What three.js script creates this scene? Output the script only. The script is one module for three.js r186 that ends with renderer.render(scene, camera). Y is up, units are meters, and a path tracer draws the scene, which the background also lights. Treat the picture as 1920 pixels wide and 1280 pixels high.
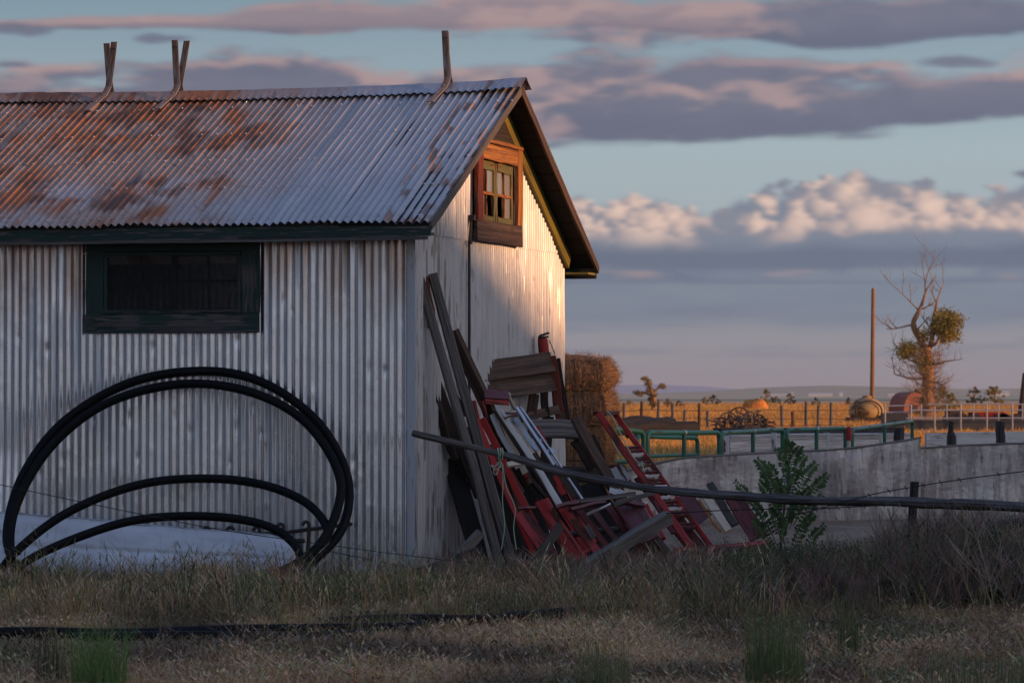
import * as THREE from 'three';
import { mergeGeometries } from 'three/addons/utils/BufferGeometryUtils.js';

// ---------------------------------------------------------------- camera
const scene = new THREE.Scene();
const FOCAL = 6600 / 1280;                               // focal length over picture height
const camera = new THREE.PerspectiveCamera(2 * Math.atan(0.5 / FOCAL) * 180 / Math.PI, 1024 / 682, 0.5, 60000);
const PITCH = Math.atan(105 / 6600);
camera.position.set(0, 1.5, 0);
camera.rotation.set(PITCH, 0, 0);
camera.focus = 31.5;
camera.userData.fStop = 9;

// ---------------------------------------------------------------- sky and sun
const SUN_AZ = 107, SUN_EL = 7.5;                        // degrees; azimuth turns to the right of the line of sight
const sunDir = new THREE.Vector3(Math.cos(SUN_EL * Math.PI / 180) * Math.sin(SUN_AZ * Math.PI / 180), Math.sin(SUN_EL * Math.PI / 180), -Math.cos(SUN_EL * Math.PI / 180) * Math.cos(SUN_AZ * Math.PI / 180));
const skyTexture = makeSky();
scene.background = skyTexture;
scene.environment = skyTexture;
const sun = new THREE.DirectionalLight(new THREE.Color().setRGB(1.0, 0.5, 0.23), 3.6);
sun.position.copy(sunDir).multiplyScalar(120).add(new THREE.Vector3(0, 0, -40));
sun.target.position.set(0, 0, -40);
sun.castShadow = true;
sun.shadow.radius = 2.6;
sun.shadow.mapSize.set(4096, 4096);
Object.assign(sun.shadow.camera, { left: -90, right: 90, top: 90, bottom: -90, near: 1, far: 400 });
scene.add(sun, sun.target);
const renderer = new THREE.WebGLRenderer({ antialias: true });
renderer.toneMapping = THREE.LinearToneMapping;
renderer.toneMappingExposure = 1.0;
renderer.shadowMap.enabled = true;
renderer.shadowMap.type = THREE.PCFSoftShadowMap;

// ---------------------------------------------------------------- numbers and noise
function rng(seed) { let a = seed >>> 0; return () => { a = (a + 0x6D2B79F5) | 0; let t = Math.imul(a ^ (a >>> 15), 1 | a); t = (t + Math.imul(t ^ (t >>> 7), 61 | t)) ^ t; return ((t ^ (t >>> 14)) >>> 0) / 4294967296; }; }
function hash(x, y, s) { let h = Math.imul(x | 0, 374761393) ^ Math.imul(y | 0, 668265263) ^ Math.imul(s | 0, 1274126177); h = Math.imul(h ^ (h >>> 13), 1274126177); h ^= h >>> 16; return (h >>> 0) / 4294967296; }
function vn(x, y, s = 0) { const ix = Math.floor(x), iy = Math.floor(y), fx = x - ix, fy = y - iy, u = fx * fx * fx * (fx * (fx * 6 - 15) + 10), v = fy * fy * fy * (fy * (fy * 6 - 15) + 10); const a = hash(ix, iy, s), b = hash(ix + 1, iy, s), c = hash(ix, iy + 1, s), d = hash(ix + 1, iy + 1, s); return a + (b - a) * u + (c - a) * v + (a - b - c + d) * u * v; }
function fbm(x, y, o = 4, s = 0) { let t = 0, a = 0.5, n = 0; for (let i = 0; i < o; i++) { t += a * vn(x, y, s + i * 17); n += a; a *= 0.5; x = x * 2.03 + 3.1; y = y * 2.03 + 7.7; } return t / n; }
function sm(a, b, x) { const t = Math.min(1, Math.max(0, (x - a) / (b - a))); return t * t * (3 - 2 * t); }
function lerp(a, b, t) { return a + (b - a) * t; }
function mix3(a, b, t) { return [a[0] + (b[0] - a[0]) * t, a[1] + (b[1] - a[1]) * t, a[2] + (b[2] - a[2]) * t]; }
function lin1(c) { c /= 255; return c <= 0.04045 ? c / 12.92 : Math.pow((c + 0.055) / 1.055, 2.4); }
function L(r, g, b) { return [lin1(r), lin1(g), lin1(b)]; }
function curve(pts, x) { if (x <= pts[0][0]) return pts[0][1]; for (let i = 1; i < pts.length; i++) if (x <= pts[i][0]) { const t = (x - pts[i - 1][0]) / (pts[i][0] - pts[i - 1][0]); return lerp(pts[i - 1][1], pts[i][1], t * t * (3 - 2 * t)); } return pts[pts.length - 1][1]; }

// ---------------------------------------------------------------- the sky: evening air with banks of cloud, az and el in degrees
function makeSky() {
  const W = 4096, H = 4096, data = new Float32Array(W * H * 4);
  const air = [[0, L(144, 136, 140)], [0.6, L(142, 136, 142)], [1.4, L(138, 140, 148)], [2.6, L(158, 168, 174)], [4, L(160, 176, 182)], [5.4, L(140, 160, 171)], [6.6, L(122, 147, 161)], [12, L(100, 134, 164)], [30, L(86, 124, 174)], [60, L(76, 114, 174)], [90, L(70, 108, 172)]];
  const airAt = (el) => { for (let i = 1; i < air.length; i++) if (el <= air[i][0]) return mix3(air[i - 1][1], air[i][1], (el - air[i - 1][0]) / (air[i][0] - air[i - 1][0])); return air[air.length - 1][1]; };
  const dark = L(86, 92, 114), mauve = L(116, 115, 132), pink = L(176, 147, 145), cream = L(238, 203, 182), slate = L(116, 127, 143), deep = L(98, 110, 130);
  // puffs of the cumulus bank: centre, radius; the bank goes on all round
  const top = [[-180, 3.2], [-30, 3.1], [-12, 3.3], [-4, 2.9], [1.1, 3.3], [2.2, 3.4], [3.3, 3.1], [3.8, 3.4], [4.8, 3.6], [6.3, 3.72], [7.4, 3.4], [8.5, 3.5], [12, 3.2], [30, 3.4], [180, 3.2]];
  const R = rng(91), puffs = [];
  for (let a = -12; a < 14; a += 0.055) {
    const t = curve(top, a) + 0.16 * (fbm(a * 1.3, 3, 3, 5) - 0.5) * 2, n = 2;
    for (let k = 0; k < n; k++) { const depth = Math.pow(R(), 1.1) * 1.0, r = (0.07 + 0.36 * R() * R()) * (0.75 + 0.7 * depth); puffs.push([a + (R() - 0.5) * 0.3, t - r * 1.15 - depth * 0.85, r * (1.0 + 0.5 * R()), r, R(), depth]); }
  }
  puffs.sort((p, q) => q[1] - p[1]);
  const layerA = { b: [[-9, 5.95], [-5.2, 5.95], [-2.5, 5.9], [1, 5.98], [3.5, 5.85], [5, 5.62], [8.5, 5.85], [12, 5.9]], h: [[-9, 0.1], [-5.2, 0.3], [-2.5, 0.65], [1, 0.6], [3.5, 0.6], [5, 0.85], [8.5, 0.55], [12, 0.4]] };
  const layerB = { b: [[-9, 4.5], [-5, 4.5], [-1.2, 4.5], [0, 4.1], [1, 4.02], [5.5, 4.12], [6.5, 4.25], [8.5, 4.4], [12, 4.4]], h: [[-9, 0.8], [-6.4, 0.8], [-4.6, 1.12], [-3, 1.1], [-1.4, 1.0], [-0.2, 1.5], [1.4, 1.85], [3.2, 1.75], [5, 1.5], [7, 1.25], [8.5, 1.2], [12, 0.9]] };
  const slab = (Lr, u, v, s, fx, fy, amp) => {
    const b = curve(Lr.b, u), h = curve(Lr.h, u), q = (v - b) / h;
    const wu = u + 0.5 * (fbm(u * 0.9, v * 2, 3, s + 40) - 0.5), n = (fbm(wu * fx, v * fy, 6, s) - 0.5) * amp + 0.22 * (fbm(wu * fx * 5, v * fy * 3.2, 3, s + 41) - 0.5), d = Math.min(q * 3.0, (1 - q) * 1.35) + n;
    return [sm(-0.12, 0.34, d), q];
  };
  const near = (u, v) => {                                // the part of the sky within sight, in full detail
    let c = airAt(v);
    c = mix3(c, airAt(v + 0.3), 0.4 * (fbm(u * 0.5, v * 3, 3, 400) - 0.3));
    // soft grey stratus low down
    const lo = sm(0.95, 1.35, v + 0.22 * (fbm(u * 0.55, v * 1.5, 4, 31) - 0.5)) * (1 - sm(1.9, 2.5, v));
    c = mix3(c, mix3(slate, deep, fbm(u * 0.6, v * 5, 4, 33)), lo * 0.8);
    const st = sm(0.52, 0.72, fbm(u * 0.42 + 9, v * 5.5, 4, 37)) * sm(0.3, 0.7, v) * (1 - sm(1.1, 1.5, v));
    c = mix3(c, deep, st * 0.35);
    // cumulus: each puff is a rounded lump lit from the sun's side
    let cu = null, al = 0;
    const wu = u + 0.3 * (fbm(u * 4, v * 5, 4, 51) - 0.5), wv = v + 0.22 * (fbm(u * 5, v * 6, 4, 52) - 0.5);
    const tp = curve(top, u);
    if (v > 1.9 && v < 4.2) {
      let hbest = -1, sh = 0, dep = 1;
      for (const p of puffs) {
        const dx = (wu - p[0]) / p[2], dy = (wv - p[1]) / p[3], r2 = dx * dx + dy * dy;
        if (r2 > 1.3) continue;
        const z = Math.sqrt(Math.max(0, 1 - r2)), hh = z * p[3] - p[5] * 0.05 + p[5] * 0.35;
        al = Math.max(al, sm(1.15, 0.6, r2));
        if (hh > hbest) { hbest = hh; sh = 0.3 * dx + 0.45 * dy + 0.66 * z; dep = p[5]; }
      }
      const body = sm(0.0, 0.22, tp - 0.12 - v + 0.25 * (fbm(u * 2, v * 3, 4, 55) - 0.5)) * sm(2.05, 2.3, v);
      const patch = Math.max(sm(0.4, 0.6, fbm(u * 1.1 + 3.3, v * 1.7, 4, 57)), 0.9 * sm(0.6, 1.1, u) * (1 - sm(2.9, 3.7, u)) * sm(0.3, 0.5, fbm(u * 1.6, v * 2, 3, 58)));
      const lit = sm(0.2, 0.95, sh) * sm(1.5, 0.5, dep + 0.5 * (1 - patch)) * (0.15 + 0.85 * patch) * sm(2.25, 2.75, v + 0.25 * (patch - 0.4));
      cu = mix3(mix3(slate, mauve, 0.25), mix3(pink, cream, lit), lit * 0.95);
      cu = mix3(cu, mix3(slate, deep, fbm(u * 1.1, v * 3, 4, 59)), 0.75 * sm(2.8, 2.35, v));
      c = mix3(c, cu, Math.max(al * 0.94, body * 0.95));
    }
    // flat dark band under the cumulus and a wisp below it
    const db = sm(2.02, 2.16, v + 0.05 * (fbm(u * 1.2, 2, 3, 61) - 0.5)) * (1 - sm(2.32, 2.56, v + 0.3 * (fbm(u * 0.8, v * 2, 4, 62) - 0.5)));
    c = mix3(c, mix3(deep, dark, 0.35), db * 0.85 * sm(-0.4, 1.6, u + 2));
    const w2 = slab({ b: [[-20, 1.8], [20, 1.88]], h: [[0, 0.05], [1.2, 0.26], [2.4, 0.3], [3.2, 0.06], [5.6, 0.04], [9, 0.1]] }, u, v, 63, 1.4, 5, 0.7);
    c = mix3(c, deep, w2[0] * 0.7);
    const w3 = sm(0.6, 0.85, fbm(u * 0.9, v * 7, 4, 64)) * sm(1.85, 1.98, v) * (1 - sm(2.04, 2.14, v));
    c = mix3(c, pink, w3 * 0.45);
    // the broad evening band and the streak above it
    for (const [Lr, s, darkRight] of [[layerB, 71, 0], [layerA, 81, 1]]) {
      const [d, q] = slab(Lr, u, v, s, 0.55, 3.2, 1.3);
      const e = slab(Lr, u + 0.22, v + 0.12, s, 0.55, 3.2, 1.3)[0];
      if (d > 0.001) {
        const wx = u + 0.6 * (fbm(u * 1.3, v * 2.6, 3, s + 5) - 0.5), wy = v + 0.25 * (fbm(u * 1.6, v * 3, 3, s + 6) - 0.5), m = 0.72 * fbm(wx * 0.5 + 5, wy * 2.6, 5, s + 3) + 0.28 * fbm(wx * 2.6, wy * 6, 4, s + 9), rim = Math.max(0, d - e);
        let lit = 0.9 * sm(0.5, 0.7, m + 0.1 * (q - 0.4)) + rim * 0.7;
        if (darkRight) lit = lit * 0.6 + 0.5 * (1 - sm(3, 5, u)) - 0.55 * sm(3.6, 5.2, u);
        lit -= 0.35 * sm(0.3, 0.0, q) - 0.25 * sm(0.16, 0.0, q) * sm(0.5, 0.62, fbm(u * 0.5, 1, 3, s + 8));
        lit -= 0.3 * sm(-1.5, -4, u) * (1 - darkRight);
        const body = mix3(mix3(dark, mauve, 0.35 + 0.5 * fbm(wx * 1.6, wy * 4, 4, s + 12)), dark, sm(0.55, 0.1, q) * 0.6);
        c = mix3(c, mix3(body, pink, Math.min(1, Math.max(0, lit)) * 0.82), d * 0.96);
      }
    }
    // loose scraps of cloud
    for (const [a, e, wd, ht] of [[7.2, 5.42, 0.85, 0.13], [-5.65, 5.8, 0.62, 0.1], [-8, 5.93, 0.8, 0.12], [8.3, 3.6, 0.2, 0.07], [-8.1, 5.35, 0.5, 0.05]]) {
      const dx = (u - a) / wd, dy = (v - e) / ht, k = 1 - Math.sqrt(dx * dx + dy * dy) + 0.9 * (fbm(u * 2.2, v * 4, 4, 90) - 0.5);
      c = mix3(c, mix3(dark, mauve, 0.5), sm(0, 0.5, k) * 0.85);
    }
    return c;
  };
  const far = (u, v) => {                                 // the rest of the sky goes on in the same way
    let c = airAt(v);
    const bank = sm(0.44, 0.6, fbm(u * 0.09, v * 0.5, 4, 11)) * sm(1, 2.5, v) * (1 - sm(12, 34, v) * 0.5);
    c = mix3(c, mix3(mauve, pink, 0.5 * sm(0.45, 0.7, fbm(u * 0.13, v * 0.6, 4, 12))), bank * 0.85);
    return c;
  };
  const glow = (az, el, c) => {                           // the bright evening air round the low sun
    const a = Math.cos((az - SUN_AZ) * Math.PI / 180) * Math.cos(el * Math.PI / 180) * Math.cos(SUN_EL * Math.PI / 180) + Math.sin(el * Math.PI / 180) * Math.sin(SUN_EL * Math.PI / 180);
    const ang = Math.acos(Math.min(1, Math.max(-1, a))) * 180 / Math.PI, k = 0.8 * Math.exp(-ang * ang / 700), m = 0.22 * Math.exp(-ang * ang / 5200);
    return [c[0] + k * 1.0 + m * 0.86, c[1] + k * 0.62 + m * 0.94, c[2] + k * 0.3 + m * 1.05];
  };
  // coarse grid for the whole dome, then fine detail where the clouds can be made out
  const CW = 720, CH = 400, coarse = new Float32Array(CW * (CH + 1) * 3);
  const azOf = (col, w) => { let a = ((col / w) - 0.25) * 360; if (a > 180) a -= 360; return a; };
  for (let j = 0; j <= CH; j++) for (let i = 0; i < CW; i++) {
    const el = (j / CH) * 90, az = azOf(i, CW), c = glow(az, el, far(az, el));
    coarse.set(c, (j * CW + i) * 3);
  }
  const below = L(52, 44, 38);
  for (let row = 0; row < H; row++) {
    const el = ((row + 0.5) / H - 0.5) * 180;
    if (el <= 0) { for (let col = 0; col < W; col++) { const o = (row * W + col) * 4; data[o] = below[0]; data[o + 1] = below[1]; data[o + 2] = below[2]; data[o + 3] = 1; } continue; }
    const y = el / 90 * CH, j = Math.min(CH - 1, Math.floor(y)), fy = y - j;
    for (let col = 0; col < W; col++) {
      const o = (row * W + col) * 4, x = (col + 0.5) / W * CW, i = Math.floor(x), fx = x - i, a = (j * CW + i % CW) * 3, b = (j * CW + (i + 1) % CW) * 3, n = CW * 3;
      const w00 = (1 - fx) * (1 - fy), w10 = fx * (1 - fy), w01 = (1 - fx) * fy, w11 = fx * fy;
      let c0 = coarse[a] * w00 + coarse[b] * w10 + coarse[a + n] * w01 + coarse[b + n] * w11, c1 = coarse[a + 1] * w00 + coarse[b + 1] * w10 + coarse[a + n + 1] * w01 + coarse[b + n + 1] * w11, c2 = coarse[a + 2] * w00 + coarse[b + 2] * w10 + coarse[a + n + 2] * w01 + coarse[b + n + 2] * w11;
      if (el < 9) {
        const az = azOf(col + 0.5, W), w = (1 - sm(9.5, 12, Math.abs(az))) * (1 - sm(6.8, 8.6, el));
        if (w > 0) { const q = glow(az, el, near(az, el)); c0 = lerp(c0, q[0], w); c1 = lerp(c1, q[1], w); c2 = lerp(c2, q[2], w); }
      }
      data[o] = c0; data[o + 1] = c1; data[o + 2] = c2; data[o + 3] = 1;
    }
  }
  const t = new THREE.DataTexture(data, W, H, THREE.RGBAFormat, THREE.FloatType);
  t.mapping = THREE.EquirectangularReflectionMapping; t.magFilter = THREE.LinearFilter; t.minFilter = THREE.LinearFilter; t.needsUpdate = true;
  return t;
}

// ---------------------------------------------------------------- helpers
const V = (x, y, z) => new THREE.Vector3(x, y, z);
const EYE = camera.position.clone();
const cp = Math.cos(PITCH), sp = Math.sin(PITCH);
// a point of the place, given by its bearing and drop on the 1920 x 1280 survey picture and its real distance ahead in metres
function at(px, py, Z) { const x = (px - 960) / 6600, y = -(py - 640) / 6600, fz = sp * y - cp, fy = cp * y + sp, k = Z / -fz; return V(EYE.x + x * k, EYE.y + fy * k, EYE.z - Z); }
function groundY(Z) { return -0.14 * sm(24.5, 28.5, Z) * (1 - sm(37, 43, Z)); }   // a shallow hollow along the barn
function onGround(px, Z, y = 0) { const p = at(px, 640, Z); p.y = y + groundY(Z); return p; }
const taken = new Map();
function numbered(name) { const n = taken.get(name) ?? 0; taken.set(name, n + 1); return n ? name + '_' + String(n).padStart(3, '0') : name; }
function shade(o) { o.traverse((m) => { if (m.isMesh) { m.castShadow = true; m.receiveShadow = true; } }); return o; }
function tag(o, label, category, group) { o.userData.label = label; o.userData.category = category; if (group) o.userData.group = group; return o; }
function part(name, geometry, material, parent) { const m = new THREE.Mesh(geometry, material); m.name = name; m.castShadow = m.receiveShadow = true; parent.add(m); return m; }
function thing(name, label, category, group) { const g = new THREE.Group(); g.name = numbered(name); tag(g, label, category, group); scene.add(g); return g; }
function single(name, geometry, material, label, category, group) { const m = part(numbered(name), geometry, material, scene); return tag(m, label, category, group); }
function struct(name, geometry, material) { const m = part(numbered(name), geometry, material, scene); m.userData.kind = 'structure'; return m; }
function rebase(group) {                                  // moves a thing's origin to the middle of its foot
  const b = new THREE.Box3().setFromObject(group), c = V((b.min.x + b.max.x) / 2, b.min.y, (b.min.z + b.max.z) / 2);
  const off = group.worldToLocal(c.clone());
  for (const ch of group.children) ch.position.sub(off);
  group.position.copy(c);
  return group;
}
function geo(pos, uv, index, normal) {
  const g = new THREE.BufferGeometry();
  g.setAttribute('position', new THREE.Float32BufferAttribute(pos, 3));
  if (uv) g.setAttribute('uv', new THREE.Float32BufferAttribute(uv, 2));
  if (index) g.setIndex(index);
  if (normal) g.setAttribute('normal', new THREE.Float32BufferAttribute(normal, 3)); else g.computeVertexNormals();
  return g;
}
let boardSeed = 1;
// a sawn board standing on y = 0: chamfered, a little warped and worn; x is its width, z its thickness
function boardGeo(len, w, t, { seg = 6, warp = 0.008, wear = 0.003, cham = 0.1, bow = 0, taper = 1 } = {}) {
  const s = boardSeed++, c = Math.min(w, t) * cham, hw = w / 2, ht = t / 2;
  const ring = [[-hw + c, ht], [hw - c, ht], [hw, ht - c], [hw, -ht + c], [hw - c, -ht], [-hw + c, -ht], [-hw, -ht + c], [-hw, ht - c]];
  const pos = [], uv = [], idx = [], ou = hash(s, 1, 9) * 7, ov = hash(s, 2, 9) * 7;
  const P = (k, j) => { const q = ring[k % 8], y = j / seg, wv = (vn(y * 3, s, 5) - 0.5) * warp * 2, wz = (vn(y * 2.3, s, 6) - 0.5) * warp * 2 + bow * (4 * y * (1 - y)), e = wear * (vn(y * seg * 1.7, k + s * 9, 8) - 0.5) * 2, sc = lerp(1, taper, y); const ex = (j === 0 || j === seg) ? (vn(q[0] * 60, s, 3) - 0.5) * 0.012 : 0; return [q[0] * sc + wv + e, y * len + ex, q[1] * sc + wz + e]; };
  let acc = 0;
  for (let k = 0; k < 8; k++) {
    const a = ring[k], b = ring[(k + 1) % 8], d = Math.hypot(a[0] - b[0], a[1] - b[1]), base = pos.length / 3;
    for (let j = 0; j <= seg; j++) { pos.push(...P(k, j), ...P(k + 1, j)); uv.push((acc + ou) / 0.5, (j / seg * len + ov) / 2, (acc + d + ou) / 0.5, (j / seg * len + ov) / 2); }
    for (let j = 0; j < seg; j++) { const o = base + j * 2; idx.push(o, o + 1, o + 2, o + 1, o + 3, o + 2); }
    acc += d;
  }
  for (const j of [0, seg]) { const base = pos.length / 3; for (let k = 0; k < 8; k++) { const p = P(k, j); pos.push(...p); uv.push((p[0] + ou) / 0.5, (p[2] + ov) / 2); } for (let k = 1; k < 7; k++) j ? idx.push(base, base + k + 1, base + k) : idx.push(base, base + k, base + k + 1); }
  for (let i = 0; i < idx.length; i += 3) { const t2 = idx[i + 1]; idx[i + 1] = idx[i + 2]; idx[i + 2] = t2; }
  return geo(pos, uv, idx);
}
// frame with y from A to B and z (the face) turned towards `face`, then rolled
function along(A, B, face = null, roll = 0) {
  const y = B.clone().sub(A).normalize(), f = face ? face.clone() : EYE.clone().sub(A.clone().add(B).multiplyScalar(0.5));
  const z = f.sub(y.clone().multiplyScalar(f.dot(y))).normalize().applyAxisAngle(y, roll), x = y.clone().cross(z);
  return new THREE.Matrix4().makeBasis(x, y, z).setPosition(A);
}
function plankGeo(A, B, w, t, o = {}) { return boardGeo(A.distanceTo(B), w, t, o).applyMatrix4(along(A, B, o.face, o.roll ?? 0)); }
function centred(mesh) { mesh.geometry.computeBoundingBox(); const b = mesh.geometry.boundingBox, c = V((b.min.x + b.max.x) / 2, b.min.y, (b.min.z + b.max.z) / 2); mesh.geometry.translate(-c.x, -c.y, -c.z); mesh.position.copy(c); return mesh; }
function plank(name, A, B, w, t, m, label, category, o = {}, group) { return centred(single(name, plankGeo(A, B, w, t, o), m, label, category, group)); }
// a round bar, pole or pipe through points, with closed ends
function sweep(points, radii, sides = 8, { rough = 0, seed = 1, close = false, cap = true } = {}) {
  const n = points.length, pos = [], uv = [], idx = [], T = [];
  for (let i = 0; i < n; i++) T.push((close ? points[(i + 1) % n].clone().sub(points[(i + n - 1) % n]) : points[Math.min(n - 1, i + 1)].clone().sub(points[Math.max(0, i - 1)])).normalize());
  let N = Math.abs(T[0].y) < 0.9 ? V(0, 1, 0) : V(1, 0, 0); N.sub(T[0].clone().multiplyScalar(N.dot(T[0]))).normalize();
  let len = 0;
  const rings = close ? n + 1 : n;
  for (let ii = 0; ii < rings; ii++) {
    const i = ii % n; if (ii) { len += points[i].distanceTo(points[(ii - 1) % n]); N.sub(T[i].clone().multiplyScalar(N.dot(T[i]))).normalize(); }
    const Bn = T[i].clone().cross(N), r = Array.isArray(radii) ? radii[i] : radii;
    for (let k = 0; k <= sides; k++) { const a = k / sides * Math.PI * 2, rr = r * (1 + (rough ? rough * (vn(Math.cos(a) * 1.3 + 5, Math.sin(a) * 1.3 + len * 3.1, seed) - 0.5) * 2 : 0)); const p = points[i].clone().addScaledVector(N, Math.cos(a) * rr).addScaledVector(Bn, Math.sin(a) * rr); pos.push(p.x, p.y, p.z); uv.push(k / sides * Math.PI * 2 * r / 0.5, len / 2); }
  }
  const m = sides + 1;
  for (let i = 0; i < rings - 1; i++) for (let k = 0; k < sides; k++) { const o = i * m + k; idx.push(o, o + 1, o + m, o + 1, o + m + 1, o + m); }
  if (cap && !close) for (const e of [0, n - 1]) { const c = pos.length / 3; pos.push(points[e].x, points[e].y, points[e].z); uv.push(0, 0); const base = c + 1; for (let k = 0; k <= sides; k++) { const o = (e * m + k) * 3; pos.push(pos[o], pos[o + 1], pos[o + 2]); uv.push(Math.cos(k) * 0.05, Math.sin(k) * 0.05); } for (let k = 0; k < sides; k++) e ? idx.push(c, base + k, base + k + 1) : idx.push(c, base + k + 1, base + k); }
  const g = geo(pos, uv, idx);
  const nr = g.attributes.normal; for (let i = 0; i < rings; i++) { const a = i * m, b = a + sides; const s = V(nr.getX(a) + nr.getX(b), nr.getY(a) + nr.getY(b), nr.getZ(a) + nr.getZ(b)).normalize(); nr.setXYZ(a, s.x, s.y, s.z); nr.setXYZ(b, s.x, s.y, s.z); }
  return g;
}
function smooth(points, n, closed = false) { return new THREE.CatmullRomCurve3(points, closed, 'centripetal').getPoints(n); }
function box(w, h, d, x = 0, y = 0, z = 0) { return new THREE.BoxGeometry(w, h, d).translate(x, y, z); }
const merge = (list) => mergeGeometries(list.map((g) => { const q = g.index ? g.toNonIndexed() : g; for (const k of Object.keys(q.attributes)) if (!['position', 'normal', 'uv'].includes(k)) q.deleteAttribute(k); return q; }));

// ---------------------------------------------------------------- textures and materials
function tex(w, h, fn, srgb = true) {
  const d = new Uint8Array(w * h * 4);
  for (let j = 0; j < h; j++) for (let i = 0; i < w; i++) { const c = fn((i + 0.5) / w, (j + 0.5) / h, i, j), o = (j * w + i) * 4; for (let k = 0; k < 3; k++) d[o + k] = Math.max(0, Math.min(255, srgb ? 255 * (c[k] <= 0.0031308 ? c[k] * 12.92 : 1.055 * Math.pow(c[k], 1 / 2.4) - 0.055) : c[k] * 255)); d[o + 3] = 255; }
  const t = new THREE.DataTexture(d, w, h, THREE.RGBAFormat); t.wrapS = t.wrapT = THREE.RepeatWrapping; t.magFilter = THREE.LinearFilter; t.minFilter = THREE.LinearMipmapLinearFilter; t.generateMipmaps = true; if (srgb) t.colorSpace = THREE.SRGBColorSpace; t.needsUpdate = true; return t;
}
// periodic noise helpers for tiles that repeat
function pn(x, y, px, py, s) { const ix = Math.floor(x), iy = Math.floor(y), fx = x - ix, fy = y - iy, u = fx * fx * (3 - 2 * fx), v = fy * fy * (3 - 2 * fy), m = (a, b) => ((a % b) + b) % b, h = (i, j) => hash(m(i, px), m(j, py), s); const a = h(ix, iy), b = h(ix + 1, iy), c = h(ix, iy + 1), d = h(ix + 1, iy + 1); return a + (b - a) * u + (c - a) * v + (a - b - c + d) * u * v; }
function pf(u, v, fx, fy, o, s) { let t = 0, a = 0.5, n = 0; for (let i = 0; i < o; i++) { t += a * pn(u * fx, v * fy, fx, fy, s + i * 13); n += a; a *= 0.55; fx *= 2; fy *= 2; } return t / n; }
function std(o) { return new THREE.MeshStandardMaterial(o); }
// sawn, weathered wood; paint: what is left of a coat, as a colour and how much of it
const fieldCache = new Map();
function cached(key, w, h, fn) { if (!fieldCache.has(key)) { const d = new Float32Array(w * h); for (let j = 0; j < h; j++) for (let i = 0; i < w; i++) d[j * w + i] = fn((i + 0.5) / w, (j + 0.5) / h); fieldCache.set(key, d); } return fieldCache.get(key); }
function wood(seed, a, b, { paint = null, left = 0.5, rough = 0.85, bump = 0.004 } = {}) {
  const W = 192, H = 384, s = seed % 4, at2 = (d, i, j) => d[j * W + i];
  const grain = cached('g' + s, W, H, (u, v) => { const w = u + 0.012 * (pf(u, v, 3, 5, 2, s + 40) - 0.5); return 0.5 * pf(w, v, 48, 3, 3, s) + 0.3 * pf(w, v, 14, 2, 2, s + 7) + 0.2 * pf(u, v, 90, 22, 2, s + 9); });
  const stain = cached('s' + s, W, H, (u, v) => pf(u, v, 4, 5, 4, s + 20)), peel = cached('p' + s, W, H, (u, v) => 1 - (0.55 * pf(u, v, 5, 6, 4, s + 60) + 0.45 * pf(u, v, 40, 10, 3, s + 70)));
  const map = tex(W, H, (u, v, i, j) => { const g = at2(grain, i, j), st = at2(stain, i, j); let c = mix3(b, a, sm(0.3, 0.72, g)); c = mix3(c, [c[0] * 0.55, c[1] * 0.5, c[2] * 0.45], sm(0.55, 0.8, st) * 0.7); if (g < 0.3) c = mix3(c, [0.015, 0.012, 0.01], sm(0.3, 0.2, g) * 0.8); if (paint) { const k = 0.75 + 0.5 * st; c = mix3(c, [paint[0] * k, paint[1] * k, paint[2] * k], 1 - sm(left - 0.035, left + 0.035, at2(peel, i, j))); } return c; });
  const bk = paint ? 'bp' + s + left : 'b' + s; if (!fieldCache.has(bk)) fieldCache.set(bk, tex(W, H, (u, v, i, j) => { const g = at2(grain, i, j) * 0.8 + (paint ? 0.25 * (1 - sm(left - 0.035, left + 0.035, at2(peel, i, j))) : 0); return [g, g, g]; }, false));
  return std({ map, bumpMap: fieldCache.get(bk), bumpScale: bump, roughness: rough });
}
// painted or bare sheet and bar metal, scuffed and rusted
function metal(seed, base, rust, { left = 0.62, rough = 0.45, metalness = 0.0 } = {}) {
  const S = 192, q = seed % 4, w = cached('mw' + q, S, S, (u, v) => 0.6 * pf(u, v, 5, 5, 5, q + 90) + 0.4 * pf(u, v, 24, 9, 3, q + 95)), t = cached('mt' + q, S, S, (u, v) => pf(u, v, 4, 7, 5, q + 111)), f = cached('mf' + q, S, S, (u, v) => pf(u, v, 30, 30, 3, q + 121)), sc = cached('ms' + q, S, S, (u, v) => pf(u, v, 60, 5, 2, q + 115));
  const m = (o) => sm(left, left + 0.1, w[o]);
  const map = tex(S, S, (u, v, i, j) => { const o = j * S + i, k = 0.78 + 0.44 * t[o], z = sm(0.66, 0.8, sc[o]) * 0.3; return mix3(mix3(base.map((x) => x * k), base.map((x) => x * 0.5 + 0.12), z), rust.map((x) => x * (0.6 + 0.8 * f[o])), m(o)); });
  const orm = tex(S, S, (u, v, i, j) => { const o = j * S + i, k = m(o); return [1, lerp(rough * (0.8 + 0.4 * t[o]), 0.92, k), metalness * (1 - k)]; }, false);
  return std({ map, roughnessMap: orm, metalnessMap: orm, roughness: 1, metalness: metalness ? 1 : 0 });
}
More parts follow.
